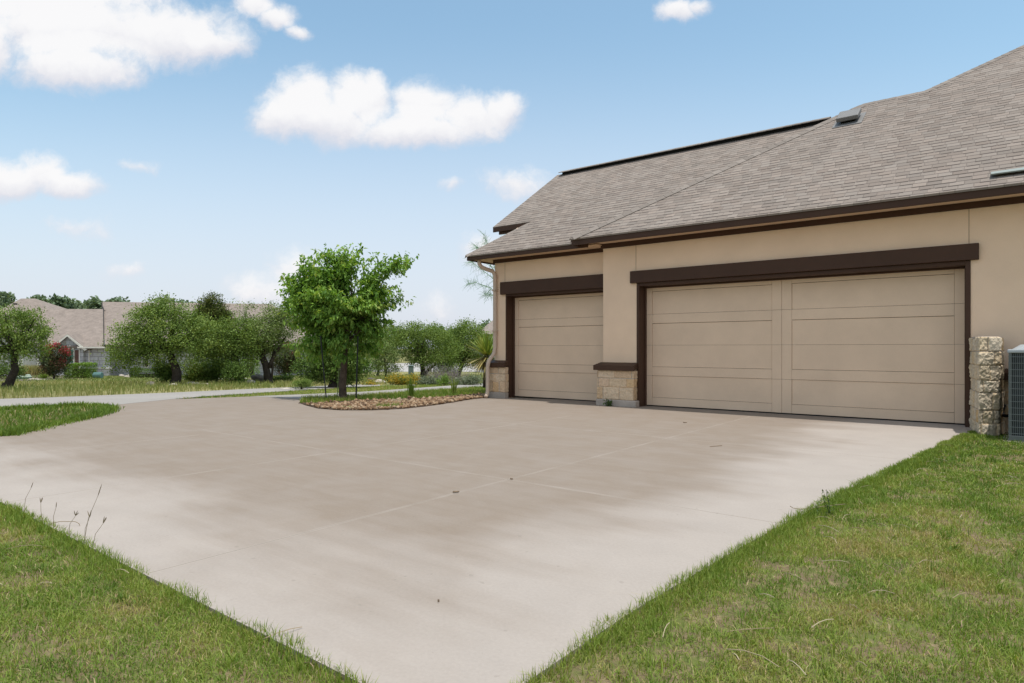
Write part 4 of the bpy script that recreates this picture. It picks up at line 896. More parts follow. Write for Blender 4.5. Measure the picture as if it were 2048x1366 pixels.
for i, (px, py, sz, lb) in enumerate([(912, 986, 0.028, 'curled dead leaf lying near the centre of the driveway'), (1023, 960, 0.014, 'tiny dead leaf on the concrete right of the central joint crossing'), (1432, 893, 0.09, 'thin twig lying on the concrete in front of the wide door'), (877, 1206, 0.005, 'dark fleck of leaf on the bare near concrete'), (1370, 846, 0.03, 'dead leaf on the concrete close under the wide door')]):
    y0 = EYE/((py-CY)/F); mb = MB(); rd = random.Random(i); a = rd.uniform(-.4, .4)
    pts = [(q*sz*math.cos(a), q*sz*math.sin(a)) for q in (-1, -.4, .3, 1)]; w_ = [0.1, .35, .3, .05]
    if i == 2: mb.tube([(x_, y_, .006+.004*math.sin(9*x_)) for x_, y_ in pts], .004, 5)
    else:
        vs = []
        for (x_, y_), ww in zip(pts, w_): vs += [(x_, y_-ww*sz, .012), (x_, y_, .003), (x_, y_+ww*sz, .016)]
        mb.add(vs, [(3*j+q, 3*j+q+1, 3*j+q+4, 3*j+q+3) for j in range(3) for q in range(2)])
    o = link('twig' if i == 2 else 'fallen_leaf', mb.mesh('fallen_leaf'), M['deadleaf']); o.location = ((px-CX)/F*y0, y0, 0.001); tag(o, lb, 'twig' if i == 2 else 'leaf')

# --- oaks, cedars, myrtles across the road
tree('oak_tree', 'small round oak with a curved trunk at the far left edge', 'tree', (15, 777), [(14, 779), (22, 758), (30, 740), (28, 722), (30, 705)], [(35, 672, 58, 48), (-10, 670, 50, 50), (10, 635, 40, 24), (55, 660, 40, 36), (70, 700, 26, 24), (0, 705, 45, 30), (58, 632, 26, 18)], 'leaf_oak', 420, 24, 0.13, 0.085, 21, r0=0.15, r1=0.09, nb=14, dscale=0.9)
tree('oak_tree', 'broad spreading oak in front of the stone house, boulders at its foot', 'tree', (351, 769), [(352, 771), (354, 745), (346, 722), (338, 700)], [(330, 660, 62, 52), (270, 690, 48, 40), (335, 615, 36, 26), (300, 640, 44, 32), (380, 680, 44, 46), (250, 720, 30, 24), (395, 655, 30, 30), (320, 715, 45, 26), (255, 665, 26, 24), (370, 635, 30, 24)], 'leaf_oak', 640, 26, 0.20, 0.11, 22, r0=0.22, r1=0.13, nb=16)
tree('cedar_tree', 'pointed dark cedar rising behind the broad oak', 'tree', (430, 762), [(430, 764), (430, 720), (428, 670), (424, 620)], [(427, 601, 9, 19), (412, 606, 9, 16), (420, 628, 26, 20), (438, 628, 16, 20), (424, 650, 38, 20), (446, 645, 20, 22), (398, 642, 16, 20), (424, 672, 44, 18), (425, 692, 45, 20)], 'leaf_juniper', 900, 26, 0.16, 0.15, 23, r0=0.18, r1=0.06, nb=12, tb=0.5, aspect=0.35, outw=1.2, up=0.0)
tree('oak_tree', 'oak leaning left with dark trunk, between the cedar and the forked oak', 'tree', (485, 767), [(484, 769), (478, 740), (470, 715), (466, 695)], [(450, 680, 44, 40), (485, 672, 34, 36), (425, 705, 34, 30), (480, 710, 26, 26), (500, 695, 20, 22)], 'leaf_oak', 360, 26, 0.18, 0.11, 24, r0=0.17, r1=0.10, nb=12)
tree('oak_tree', 'tall forked oak with open crown left of the young tree', 'tree', (536, 766), [(536, 768), (534, 745), (530, 728), (522, 712)], [(530, 665, 52, 40), (490, 625, 24, 22), (500, 660, 34, 30), (560, 650, 34, 34), (545, 625, 28, 22), (575, 630, 22, 20), (490, 690, 26, 20), (575, 690, 28, 24), (525, 690, 40, 18)], 'leaf_oak2', 500, 22, 0.17, 0.10, 25, r0=0.20, r1=0.12, nb=18, shell=0.8,
     extra=[([(536, 735), (528, 715), (512, 700), (503, 688)], .12, .05), ([(538, 735), (548, 712), (562, 690), (572, 672)], .11, .04), ([(542, 768), (545, 740), (546, 710), (550, 690)], .06, .04)])
tree('cedar_shrub', 'dense dark cedar shrub behind the young tree trunk', 'shrub', (668, 775), [(669, 776), (669, 755), (668, 735), (665, 715)], [(665, 725, 60, 26), (630, 735, 36, 24), (710, 735, 34, 26), (660, 705, 44, 20), (640, 752, 34, 12), (700, 752, 30, 12)], 'leaf_dark', 460, 24, 0.14, 0.10, 26, r0=0.20, r1=0.12, nb=10, tb=0.55)
tree('cedar_shrub', 'low dark cedar growing around the broad oak trunk', 'shrub', (330, 768), [(332, 770), (332, 755), (332, 745)], [(333, 748, 17, 16), (322, 738, 10, 12), (345, 742, 10, 14)], 'leaf_dark', 130, 20, 0.12, 0.09, 27, r0=0.06, r1=0.04, nb=6)
tree('cedar_shrub', 'low olive cedar beneath the pointed cedar, its left half', 'shrub', (388, 766), [(388, 768), (388, 755), (388, 745)], [(388, 738, 20, 24), (402, 745, 16, 18), (378, 752, 12, 10)], 'leaf_cedar', 170, 22, 0.13, 0.09, 28, r0=0.06, r1=0.04, nb=6)
tree('cedar_shrub', 'low dark cedar beneath the pointed cedar, its right half', 'shrub', (432, 766), [(432, 768), (432, 755), (432, 745)], [(428, 742, 22, 22), (446, 738, 16, 22)], 'leaf_dark', 170, 22, 0.13, 0.09, 29, r0=0.06, r1=0.04, nb=6)
tree('cedar_shrub', 'dark cedar bush hugging the left leaning oak trunk', 'shrub', (472, 768), [(472, 769), (472, 758), (472, 748)], [(472, 748, 20, 18), (460, 738, 12, 14)], 'leaf_dark', 140, 22, 0.12, 0.09, 30, r0=0.06, r1=0.04, nb=6)
tree('shrub', 'small round wild shrub at the road edge below the forked oak', 'shrub', (603, 779), [(603, 781), (603, 774), (603, 770)], [(602, 769, 13, 9), (612, 766, 10, 8)], 'leaf_oak', 90, 18, 0.07, 0.05, 31, r0=0.03, r1=0.02, nb=6)
tree('shrub', 'dark leafy shrub low between the forked oak and roadside shrub', 'shrub', (572, 765), [(572, 766), (572, 761), (572, 758)], [(570, 757, 15, 8), (553, 759, 9, 7)], 'leaf_dark', 80, 18, 0.10, 0.08, 32, r0=0.03, r1=0.02, nb=6)
def myrtle(label, base, stems, blobs, flowers, seed, y0):
    o = tree('crape_myrtle', label, 'crape myrtle', base, stems[0], blobs, 'leaf_myrtle', 260, 20, 0.16, 0.12, seed, y=y0, r0=0.05, r1=0.03, nb=8, extra=[(s, .04, .025) for s in stems[1:]])
    add_crown(o, 'blossom', flowers, y0, M['red'], 70, 18, 0.09, 0.10, seed+1, 0.3); return o
myrtle('red flowering crape myrtle beside the low clipped hedge', (108, 758), [[(108, 758), (106, 745), (102, 735)], [(108, 758), (112, 745), (116, 735)]], [(108, 722, 24, 24), (96, 712, 16, 18), (124, 710, 16, 20), (110, 740, 16, 12)], [(112, 690, 6, 6), (99, 706, 7, 8), (129, 702, 9, 7), (100, 695, 5, 5), (126, 718, 5, 5)], 40, 41.0)
myrtle('dark crape myrtle with few red blooms behind the forked oak', (570, 757), [[(570, 757), (568, 745), (564, 735)], [(570, 757), (573, 744), (580, 735)]], [(568, 716, 24, 24), (590, 720, 15, 18), (575, 735, 24, 12)], [(573, 692, 5, 5), (590, 712, 5, 5), (592, 724, 4, 4)], 43, 39.0)
tree('oak_tree', 'wide low oak behind the yellow flower bed', 'tree', (846, 757), [(845, 759), (846, 742), (844, 728), (838, 715)], [(850, 690, 58, 42), (815, 675, 40, 30), (885, 695, 38, 34), (855, 662, 44, 22), (800, 665, 24, 18), (880, 725, 40, 24), (830, 710, 30, 18), (862, 738, 24, 10), (900, 735, 24, 14)], 'leaf_oak', 560, 26, 0.20, 0.11, 45, y=36.0, r0=0.16, r1=0.10, nb=14, extra=[([(848, 752), (858, 738), (872, 728), (885, 715)], .10, .05)])
tree('oak_tree', 'oak with dark trunk between the wide low oak and the yucca', 'tree', (915, 755), [(914, 757), (920, 740), (926, 725), (930, 712)], [(935, 685, 44, 36), (905, 690, 26, 34), (960, 690, 24, 30), (930, 660, 34, 18), (920, 715, 28, 16), (948, 720, 26, 18)], 'leaf_oak', 520, 26, 0.19, 0.11, 46, y=38.0, r0=0.15, r1=0.10, nb=12)
tree('oak_sapling', 'thin sapling with layered foliage left of the wide low oak', 'tree', (771, 758), [(772, 760), (772, 742), (770, 728), (768, 712)], [(768, 720, 28, 13), (772, 737, 30, 10), (755, 728, 18, 10), (762, 700, 18, 16), (780, 708, 16, 14)], 'leaf_oak2', 160, 22, 0.16, 0.10, 47, y=35.0, r0=0.07, r1=0.04, nb=8)
tree('oak_tree', 'half hidden oak behind the right side of the young tree', 'tree', (755, 752), [(755, 754), (757, 735), (760, 715)], [(768, 672, 34, 20), (745, 690, 40, 22), (775, 690, 24, 18)], 'leaf_oak2', 240, 24, 0.22, 0.13, 48, y=48.0, r0=0.10, r1=0.08, nb=8)

# --- hedges
def hedge(name, label, x0p, x1p, top, bot, y0, leafm, n, seed, depth=1.2, flower=None):
    k = F/y0; xa, xb = (x0p-CX)/k, (x1p-CX)/k; zb = soil(y0); zt = EYE-(top-CY)/k; rng = np.random.default_rng(seed)
    o = root(name, Vector(((xa+xb)/2, y0+depth/2, zb)), label, 'hedge')
    face = rng.integers(0, 4, n); P = np.stack([rng.uniform(xa, xb, n), rng.uniform(y0, y0+depth, n), rng.uniform(zb+.03, zt, n)], 1); j = rng.exponential(0.05, n)
    P[face == 0, 1] = y0+j[face == 0]; P[face == 1, 2] = zt-j[face == 1]; P[face == 2, 0] = xa+j[face == 2]; P[face == 3, 0] = xb-j[face == 3]
    P[:, 2] += 0.05*np.sin(P[:, 0]*2.1+seed)+rng.normal(0, .02, n)
    link('foliage', leaf_mesh('foliage', P-np.array(o.location), 0.085, np.clip(rng.normal(.5, .2, n), 0, 1), 0.4, 0, .6, False, None, rng), M[leafm], o)
    part('stems', MB().box(xa+.35, xb-.35, y0+.35, y0+depth-.3, zb-.05, zt-.35), M['darkbark'], o); return o
hedge('hedge', 'bright green clipped box hedge beside the red crape myrtle', 127, 173, 728, 756, 44.0, 'leaf_hedge', 5000, 1)
hedge('hedge', 'dark green clipped hedge row under the broad oak', 258, 330, 738, 757, 45.0, 'leaf_dark', 3500, 2)
hedge('hedge', 'light green hedge seen right of the leaning oak trunk', 478, 508, 720, 742, 50.0, 'leaf_hedge', 2000, 3)

# --- flower bed right of the young tree
M['yellow'] = tintmat('yellow_flowers', [(0, (0.12, 0.17, 0.035)), (0.55, (0.16, 0.20, 0.04)), (0.62, (0.48, 0.36, 0.03)), (1, (0.55, 0.33, 0.03))], 0.6, 0.2)
M['greyshrub'] = tintmat('grey_twigs', stops((0.17, 0.14, 0.13), (0.25, 0.21, 0.20), (0.32, 0.28, 0.27)), 0.8)
M['sage'] = tintmat('sage_leaves', stops((0.12, 0.16, 0.09), (0.18, 0.22, 0.14), (0.26, 0.29, 0.20)), 0.7, 0.15)
def lowplant(name, label, cat, blobs, y0, leafm, nc, nl, spread, leaf, seed, tb=.5, **kw):
    b_ = blobs[0]; o = root(name, Vector(((b_[0]-CX)/F*y0, y0, soil(y0))), label, cat); mb = MB(); rd = random.Random(seed)
    for i in range(10):
        q = blobs[i % len(blobs)]; mb.tube([Vector(o.location)+Vector((rd.uniform(-.1, .1), rd.uniform(-.1, .1), -.03)), at(q[0]+rd.uniform(-.6, .6)*q[2], q[1]+rd.uniform(-.5, .5)*q[3], y0)], [0.012, 0.005], 5, False)
    part('stem', mb, M['stalk'], o); add_crown(o, 'foliage', blobs, y0, M[leafm], nc, nl, spread, leaf, seed, .5, tb, **kw); return o
lowplant('flowering_shrub', 'mound of yellow flowers in the middle of the verge flower bed', 'flowering shrub', [(800, 762, 26, 9), (790, 758, 20, 8), (815, 765, 18, 7)], 28.0, 'yellow', 150, 22, .10, .06, 51, .55)
lowplant('flowering_shrub', 'orange yellow flowers just right of the yellow mound', 'flowering shrub', [(832, 765, 13, 7), (826, 758, 12, 7)], 28.6, 'yellow', 80, 22, .09, .06, 52, .68)
lowplant('flowering_shrub', 'low pale yellow flowers beside the dark boulder', 'flowering shrub', [(748, 769, 13, 6), (735, 771, 10, 5)], 27.0, 'yellow', 60, 20, .09, .05, 53, .5)
lowplant('sage_shrub', 'silvery sage clump between the flowers and the grey twiggy shrub', 'shrub', [(850, 764, 14, 8), (866, 762, 12, 8)], 28.0, 'sage', 110, 20, .10, .06, 54)
lowplant('sage_shrub', 'greyish green groundcover clump close to the yucca', 'shrub', [(935, 762, 16, 8), (950, 760, 14, 8), (915, 764, 12, 7)], 27.0, 'sage', 130, 20, .10, .06, 55)
lowplant('shrub', 'small fresh green shrub in front of the grey twigs', 'shrub', [(885, 763, 10, 8), (890, 756, 7, 6)], 26.5, 'leaf_hedge', 60, 18, .07, .05, 56)
yq = 28.5; o = root('twiggy_shrub', Vector(((893-CX)/F*yq, yq, soil(yq))), 'leafless grey lavender shrub of fanning twigs under the oaks', 'shrub'); mb = MB(); rd = random.Random(12)
for i in range(230):
    a = rd.uniform(-1.15, 1.15); e = rd.uniform(-.8, .8); bx = Vector(o.location)+Vector((rd.uniform(-.65, .65), rd.uniform(-.4, .4), 0)); l = rd.uniform(.45, 1.0); d = Vector((math.sin(a), e*.5, math.cos(a))).normalized(); mb.tint = rd.random()
    mb.tube([bx, bx+d*l*.5, bx+d*l+Vector((rd.uniform(-.08, .08), 0, rd.uniform(0, .06)))], [.010, .008, .004], 3, False)
part('twigs', mb, M['greyshrub'], o)

# --- rocks
M['boulder'] = tintmat('limestone_boulder', stops((0.10, 0.09, 0.08), (0.30, 0.26, 0.22), (0.50, 0.45, 0.39)), 0.95, 0, 0.8, 9, 0.1, 0.3)
def boulder(px, py, wpx, hpx, tint, label, seed, y=None):
    y0 = y or dep(py); k = y0/F; mb = MB(); mb.tint = tint; mb.blob((0, 0, hpx*k*.35), (wpx*k*.5, wpx*k*.35, hpx*k*.62), seed, .5, 3)
    o = link('boulder', mb.mesh('boulder'), M['boulder'], smooth=True); o.location = ((px-CX)/F*y0, y0, soil(y0)); return tag(o, label, 'boulder')
for i, a in enumerate([(303, 771, 19, 8, .15, 'dark flat boulder alone in the meadow left of the broad oak'), (345, 771, 17, 6, .9, 'pale flat boulder touching the foot of the broad oak'), (384, 769, 26, 7, .75, 'long tan boulder just right of the broad oak trunk'), (408, 769, 20, 5, .7, 'flat tan boulder below the pointed cedar'), (497, 767, 22, 9, .85, 'pale boulder right of the leaning oak trunk'), (518, 765, 28, 12, .2, 'dark layered boulder left of the forked oak trunk'),
                      (742, 764, 17, 9, .05, 'dark rounded boulder at the left end of the flower bed'), (760, 766, 24, 8, .8, 'pale long boulder right of the dark rounded one'), (822, 772, 12, 5, .9, 'small pale rock at the front of the flower bed'), (68, 759, 34, 4, .7, 'long flat stone bordering the left garden bed'), (243, 753, 10, 5, .85, 'pale edging stone under the house wall, left one'), (256, 754, 11, 5, .75, 'tan edging stone under the house wall, right one'), (570, 778, 24, 4, .85, 'flat pale slab at the road edge left of the small round shrub')]): boulder(*a, 100+i)
M['teal'] = mat('teal_plastic', (0.085, 0.17, 0.165), 0.5, 0.08)
y0 = 44.0; mb = MB(); mb.tube([at(188, 748, y0), at(189, 748, y0), at(203, 748, y0), at(204, 748, y0)], [.19, .22, .22, .19], 14)
o = link('barrel', mb.mesh('barrel', at(196, 748, y0)), M['teal'], smooth=False); o.location = at(196, 748, y0); o.location.z = soil(y0)+.21; tag(o, 'teal barrel lying on its side beside the clipped hedge', 'barrel')
M['lid'] = mat('green_plastic_lid', (0.12, 0.22, 0.16), 0.5, 0.08); M['lidtop'] = mat('pale_green_plastic', (0.36, 0.45, 0.36), 0.5, 0.08)
for px, w_, lb in ((40, .26, 'round green septic lid with a pale dome on the left garden bed'), (56, .20, 'green utility box lid right of the round septic lid')):
    y0 = 41.0; p = Vector(((px-CX)/F*y0, y0, soil(y0))); o = root('septic_riser', p, lb, 'septic cover')
    ring_ = lambda r_, z_: [(p.x+r_*math.cos(2*math.pi*i/16), p.y+r_*math.sin(2*math.pi*i/16), p.z+z_) for i in range(16)]
    mb = MB(); mb.add(ring_(w_, -.03)+ring_(w_, .14), [(i, (i+1) % 16, 16+(i+1) % 16, 16+i) for i in range(16)]+[tuple(range(16, 32))]); part('riser', mb, M['lid'], o)
    mb = MB(); mb.add(ring_(w_*1.02, .142)+ring_(w_*.6, .23 if w_ > .22 else .30)+ring_(w_*.15, .26 if w_ > .22 else .32), [(j*16+i, j*16+(i+1) % 16, (j+1)*16+(i+1) % 16, (j+1)*16+i) for j in range(2) for i in range(16)]+[tuple(range(32, 48))]); part('lid', mb, M['lidtop'], o)
M['ubox'] = mat('grey_green_box', (0.12, 0.16, 0.15), 0.5, 0.08)
y0 = 55.0; p = Vector(((822-CX)/F*y0, y0, soil(y0))); o = root('utility_box', p, 'grey green utility box standing behind the wide low oak', 'utility box')
part('cabinet', MB().box(p.x-.2, p.x+.2, p.y-.2, p.y+.2, p.z+.05, p.z+.85), M['ubox'], o, bevel=.02); part('lid', MB().slab([(p.x-.22, p.y-.22, p.z+.9), (p.x+.22, p.y-.22, p.z+.9), (p.x+.22, p.y+.22, p.z+.95), (p.x-.22, p.y+.22, p.z+.95)], (0, 0, -.05)), M['ubox'], o); part('base', MB().box(p.x-.24, p.x+.24, p.y-.24, p.y+.24, p.z-.05, p.z+.05), M['conc'], o)
# garden mulch and a lush grass mound at far left
gardenL = pxs([(-30, 762), (60, 761), (150, 757), (200, 754.5), (200, 751.5), (60, 750), (-30, 752)])
sheet('garden_bed', gardenL, -0.005, 0.05, mat('pale_mulch', (0.19, 0.15, 0.13), 1, .3, 2, 20, .8, .03))
tuft('grass_mound', 'bright yellow green mound of tall grass behind the curved oak trunk', 'grass mound', 66, 747, 2600, 1.0, 0.05, .4, .85, M['dry'], .6, None, 1.5, 60.0)
tuft('ornamental_grass', 'round green grass tuft left of the red crape myrtle foot', 'ornamental grass', 87, 755, 200, .40, .03, .1, .5, M['grass'], .8, None, .18, 43.0)
lowplant('shrub', 'dark shrub low behind the curved oak trunk at the frame edge', 'shrub', [(10, 742, 22, 12), (35, 740, 14, 14), (-10, 740, 16, 12)], 40.0, 'leaf_dark', 130, 20, .13, .10, 61)

# ================================================================== HOUSES ACROSS THE ROAD
def brick(name, c1, c2, mort, sc, bw=.5, rh=.25):
    m, nt, b = newmat(name); co = objco(nt); x_, y_, z_ = nt.sep(co)[:3]
    bt = nt.node('ShaderNodeTexBrick'); nt.put(bt.inputs['Vector'], nt.comb(nt.m('ADD', x_, y_), z_)); bt.inputs['Color1'].default_value = (*c1, 1); bt.inputs['Color2'].default_value = (*c2, 1); bt.inputs['Mortar'].default_value = (*mort, 1)
    bt.inputs['Scale'].default_value = sc; bt.inputs['Mortar Size'].default_value = .035; bt.inputs['Brick Width'].default_value = bw; bt.inputs['Row Height'].default_value = rh; bt.offset = .37; bt.squash = .7; bt.squash_frequency = 3
    v = nt.lin(nt.noise(co, 5, 4), .3, .7, .85, 1.12); nt.put(b.inputs['Base Color'], nt.mix(1.0, bt.outputs[0], nt.comb(v, v, v), 'MULTIPLY')); b.inputs['Roughness'].default_value = .95; return m
M['hstone'] = brick('grey_ashlar_stone', (0.37, 0.385, 0.40), (0.48, 0.485, 0.49), (0.29, 0.29, 0.29), 1.0, .75, .36)
M['white'] = mat('white_trim', (0.70, 0.68, 0.62), .6, .04); M['cream'] = mat('pale_render', (0.55, 0.55, 0.55), .9, .06, .5)
M['glass'] = mat('green_tinted_glass', (0.05, 0.14, 0.11), .08, .05, spec=.5); M['brownd'] = mat('brown_house_door', (0.10, 0.045, 0.035), .5, .1); M['hdark'] = mat('dark_fascia', (0.03, 0.026, 0.024), .7, .1)
YH = 56.0; kH = YH/F
def hx(px, y=YH): return (px-CX)/F*y
def hz_(py, y=YH): return EYE-(py-CY)/F*y
zb = soil(YH)-.1
hs = root('stone_house', Vector((hx(300), YH+4, zb)), 'grey stone house with long tan roof and a small front gable', 'house')
z_e = hz_(692); z_r1 = hz_(613); z_r2 = hz_(596.5)
yr = YH+5.5
wl_ = MB(); xa, xg0, xg1, xb_, xe = hx(104), hx(116), hx(171), hx(213), hx(640)
wl_.box(xg1, xb_+.3, YH, YH+10, zb, z_e).box(xa, xg0+.1, YH+.6, YH+10, zb, z_e).box(xb_+.3, xe, YH+1.0, YH+11, zb, hz_(691, YH+1))
part('wall', wl_, M['hstone'], hs)
gz0 = hz_(693); gpk = hz_(671)
part('wall', MB().slab([(xg0, YH-.3, zb), (xg1, YH-.3, zb), (xg1, YH-.3, gz0), ((xg0+xg1)/2, YH-.3, gpk), (xg0, YH-.3, gz0)], (0, .3, 0)), M['hstone'], hs)
def roofuv(pts): return [(p[0], math.hypot(p[1]-YH, p[2])) for p in pts]
rm = MB(); zr1y = lambda py, y: EYE-(py-CY)/F*y
r1 = [(hx(101), YH-.5, z_e-.05), (hx(214), YH-.5, z_e-.05), (hx(206, yr), yr, zr1y(618, yr)), (hx(99, yr), yr, zr1y(618, yr))]; rm.slab(r1, (0, .05, -.12), roofuv(r1))
r2 = [(hx(213), YH-.2, hz_(690)), (hx(650), YH-.2, hz_(690)), (hx(540, yr+2), yr+2, zr1y(608, yr+2)), (hx(203, yr+2), yr+2, zr1y(603.5, yr+2))]; rm.slab(r2, (0, .05, -.12), roofuv(r2))
bk = [(hx(203, yr+2), yr+2, zr1y(603.5, yr+2)), (hx(540, yr+2), yr+2, zr1y(608, yr+2)), (hx(650), YH+14, z_e), (hx(205), YH+14, z_e)]; rm.slab(bk, (0, 0, -.12), roofuv(bk))
bk = [(hx(99, yr), yr, zr1y(618, yr)), (hx(206, yr), yr, zr1y(618, yr)), (hx(206), YH+11, z_e), (hx(101), YH+11, z_e)]; rm.slab(bk, (0, 0, -.12), roofuv(bk))
r3 = [(hx(650), YH-.2, hz_(690)), (hx(650), YH+14, z_e), (hx(540, yr+2), yr+2, zr1y(608, yr+2))]; rm.slab(r3, (0, 0, -.12), roofuv(r3))
# small gable roof planes
gl = [(xg0-.5, YH-.55, hz_(698)), ((xg0+xg1)/2, YH-.55, hz_(668)), ((xg0+xg1)/2, YH+2.4, hz_(668)), (xg0-.5, YH+1.0, hz_(698))]; rm.slab(gl, (0, 0, -.10), roofuv(gl))
gl = [((xg0+xg1)/2, YH-.55, hz_(668)), (xg1+.5, YH-.55, hz_(698)), (xg1+.5, YH+1.0, hz_(698)), ((xg0+xg1)/2, YH+2.4, hz_(668))]; rm.slab(gl, (0, 0, -.10), roofuv(gl))
hroof = part('roof', rm, M['farroof'], hs)
gm = MB(); gm.slab([r1[1], r2[3], (r2[3][0], r2[3][1], r2[3][2]-.25), r1[2], (r1[1][0], r1[1][1], r1[1][2]-.2)], (.1, 0, 0)); part('gable_shadow_strip', gm, M['hdark'], hs)  # dark strip standing in for the shadow along the gable edge
tr = MB(); tr.slab([(xg0-.5, YH-.58, hz_(699)), ((xg0+xg1)/2, YH-.58, hz_(669)), ((xg0+xg1)/2, YH-.58, hz_(673)), (xg0-.3, YH-.58, hz_(701.5))], (0, .03, 0)).slab([((xg0+xg1)/2, YH-.58, hz_(669)), (xg1+.5, YH-.58, hz_(699)), (xg1+.3, YH-.58, hz_(701.5)), ((xg0+xg1)/2, YH-.58, hz_(673))], (0, .03, 0))
part('rake_board', tr, M['white'], hs)
part('gutter', MB().box(xg1-.3, xb_+.2, YH-.62, YH-.5, hz_(696.5), hz_(693.5)), M['white'], hs); part('downspout', MB().box(hx(178.5), hx(180), YH-.1, YH-.01, zb, hz_(697)), M['white'], hs); part('gutter', MB().box(xb_, hx(645), YH-.32, YH-.2, hz_(693), hz_(689.5)), M['hdark'], hs)
yw = YH-.3
wn = part('window', MB().box(hx(138), hx(154), yw-.06, yw+.02, hz_(727), hz_(698)), M['white'], hs)
link('pane', MB().box(hx(139.5), hx(152.5), yw-.075, yw-.05, hz_(719), hz_(699.5)).mesh('pane', tuple(hs.location)), M['glass'], wn); link('pane', MB().box(hx(139.5), hx(152.5), yw-.075, yw-.05, hz_(725.5), hz_(721)).mesh('pane', tuple(hs.location)), M['glass'], wn)
part('pediment', MB().slab([(hx(134), yw-.12, hz_(698)), (hx(155), yw-.12, hz_(698)), (hx(150), yw-.12, hz_(692.5)), (hx(144.5), yw-.12, hz_(690)), (hx(139), yw-.12, hz_(692.5))], (0, .11, 0)), M['white'], hs)
dr = part('door', MB().box(hx(155), hx(162.5), yw-.04, yw+.02, zb+.1, hz_(700)), M['brownd'], hs); part('door_frame', MB().box(hx(163), hx(164.5), yw-.05, yw+.02, zb, hz_(698)), M['white'], hs)
part('ledge_band', MB().box(hx(182), xb_+.5, YH-.1, YH+.02, hz_(737.5), hz_(734)), M['cream'], hs)
for q0, q1, yA in ((500, 503, YH+1), (512, 518, YH+1), (290, 298, YH+1), (312, 318, YH+1)):
    f_ = part('window', MB().box(hx(q0, yA), hx(q1, yA), yA-.06, yA+.02, hz_(735, yA), hz_(702, yA)), M['white'], hs); link('pane', MB().box(hx(q0+.7, yA), hx(q1-.7, yA), yA-.08, yA-.05, hz_(733, yA), hz_(704, yA)).mesh('pane', tuple(hs.location)), M['hdark'], f_)
# bigger hipped house behind at the left
def hiphouse(label, xl, xr, pk0, pk1, pky, eave, y0, d, wall, loc=None, chim=False):
    z0 = soil(y0)-.1; o = root('hip_roof_house', Vector((hx((xl+xr)/2, y0), y0+d/2, z0)), label, 'house'); ze = hz_(eave, y0); yp_ = y0+d/2; zp = hz_(pky, yp_)
    a = [Vector((hx(xl, y0)-.5, y0-.5, ze)), Vector((hx(xr, y0)+.5, y0-.5, ze)), Vector((hx(xr, y0)+.5, y0+d+.5, ze)), Vector((hx(xl, y0)-.5, y0+d+.5, ze))]; p0 = Vector((hx(pk0, yp_), yp_, zp)); p1 = Vector((hx(pk1, yp_), yp_, zp))
    part('wall', MB().box(hx(xl, y0), hx(xr, y0), y0, y0+d, z0, ze), M[wall], o)
    mb = MB()
    for q in ([a[0], a[1], p1, p0], [a[1], a[2], p1], [a[2], a[3], p0, p1], [a[3], a[0], p0]): mb.slab(q, (0, 0, -.12), [(p.x+p.y*.3, p.z*2) for p in q])
    r_ = part('roof', mb, M['farroof'], o); part('fascia', MB().box(a[0].x, a[1].x, y0-.53, y0-.48, ze-.25, ze-.02), M['hdark'], o)
    for f_ in (.12, .4, .7): 
        wq = part('window', MB().box(hx(xl+(xr-xl)*f_, y0), hx(xl+(xr-xl)*f_, y0)+1.2, y0-.05, y0+.02, z0+1.1, z0+2.4), M['white'], o); link('pane', MB().box(hx(xl+(xr-xl)*f_, y0)+.08, hx(xl+(xr-xl)*f_, y0)+1.12, y0-.07, y0-.04, z0+1.18, z0+2.32).mesh('pane', tuple(o.location)), M['glass'], wq)
    return o, r_, y0, yp_
o, r_, y0, yp_ = hiphouse('large hip roofed house behind the stone house at far left', -70, 150, 42, 70, 597, 666, 76.0, 14, 'cream')
for px, py in ((38, 607), (80, 633)): link('roof_vent', MB().box(hx(px-2, y0+4), hx(px+2, y0+4), y0+3.2, y0+3.6, hz_(py+2, y0+3), hz_(py-1, y0+3)).mesh('roof_vent', tuple(o.location)), M['hdark'], r_)
mb = MB().slab([(hx(40, 70), 70, hz_(692, 70)), (hx(112, 70), 70, hz_(692, 70)), (hx(112, 74), 76, hz_(662, 76)), (hx(52, 76), 76, hz_(662, 76))], (0, 0, -.1), [(0, 0), (5, 0), (5, 4), (0, 4)]); part('porch_roof', mb, M['farroof'], o)
pp = MB()
for q in (42, 75, 108): pp.box(hx(q, 70)-.12, hx(q, 70)+.12, 70.1, 70.34, soil(70)-.1, hz_(692, 70)-.05)
part('porch_post', pp, M['cream'], o)
hiphouse('distant brown roofed house beside the downspout corner', 958, 1080, 990, 1040, 637, 668, 95.0, 16, 'cream')
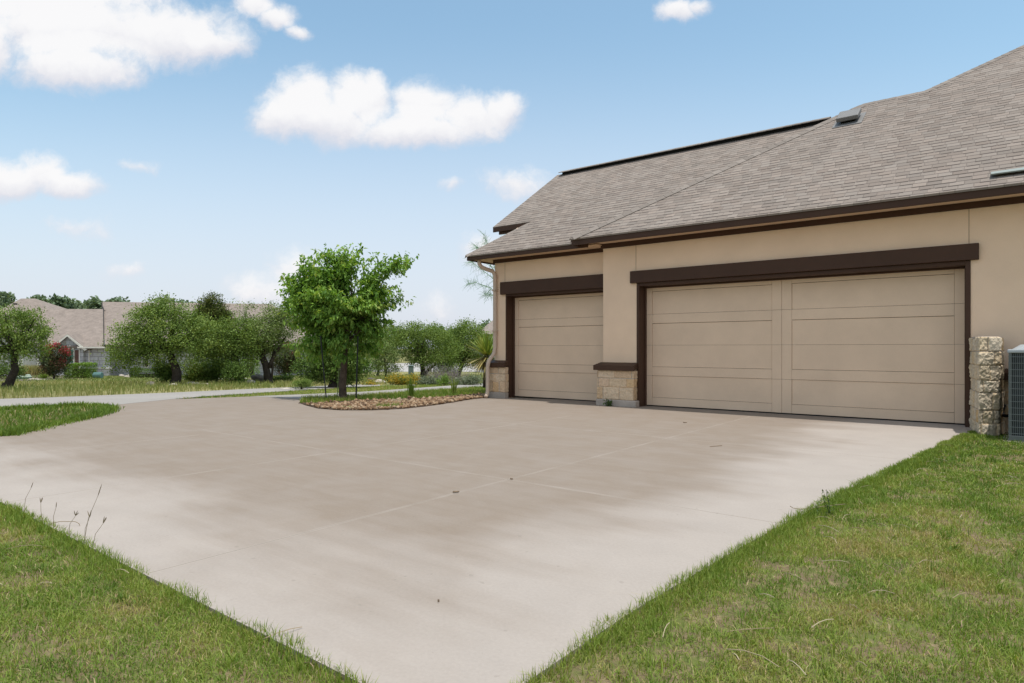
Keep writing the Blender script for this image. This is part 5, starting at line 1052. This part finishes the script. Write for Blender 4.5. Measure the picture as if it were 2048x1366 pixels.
# low dark stone garden wall at the left frame edge
tag(link('garden_wall', MB().box(hx(-60, 52), hx(22, 52), 52, 52.4, soil(52)-.1, hz_(716, 52)).mesh('garden_wall'), M['hstone']), 'low grey stone garden wall at the left edge behind the curved oak', 'wall')

# ================================================================== DISTANT WOODS (one mass)
pts = []; rng = np.random.default_rng(77)
def wood(x0, x1, y0, pyt, n, tall):
    for i in range(n):
        px = rng.uniform(x0, x1); y = y0*rng.uniform(.92, 1.15); top = pyt(px)+rng.uniform(-5, 7); r_ = rng.uniform(9, 19)
        pts.append((px, top+r_*.75, r_*1.15, r_*.8, y)); pts.append((px+rng.uniform(-6, 6), top+r_*2.1, r_*1.3, r_*1.1, y))
wood(-60, 120, 120, lambda p: 588+(p*.12 if p > 0 else 0), 14, 1)
wood(110, 210, 120, lambda p: 592+(p-110)*.13, 9, 1); wood(200, 400, 130, lambda p: 601, 12, 1)
wood(380, 1100, 160, lambda p: 650-6*math.sin(p*.013), 34, 1); wood(-500, -60, 130, lambda p: 600, 22, 1); wood(1100, 2600, 180, lambda p: 640, 40, 1)
allP = []; allT = []
for px, py, rx, ry, y in pts:
    k = y/F; n = 420 if -80 < px < 1150 else 900; d = rng.normal(size=(n, 3)); d /= np.linalg.norm(d, axis=1)[:, None]; q = rng.random(n)**.45
    lob = 1+.22*np.sin(d[:, 0]*5+px)+.2*np.sin(d[:, 2]*6+py)
    allP.append(np.array([(px-CX)*k, y, EYE-(py-CY)*k])+d*(q*lob)[:, None]*np.array([rx*k, rx*k*.8, ry*k])); allT.append(np.clip(rng.normal(.5, .16)+rng.normal(0, .15, n), 0, 1))
    allP.append(np.array([(px-CX)*k, y, 0])+np.stack([rng.normal(0, rx*k*.5, 60), rng.normal(0, 2, 60), rng.uniform(soil(y), EYE-(py-CY)*k, 60)], 1)); allT.append(np.full(60, .2))
me = leaf_mesh('distant_woods', np.concatenate(allP), 0.70, np.concatenate(allT), .4, 0, .7, False, None, rng)
tag(link('distant_woods', me, M['leaf_far_hazed']), 'hazy band of distant green woods behind the houses', 'woods', kind='stuff')
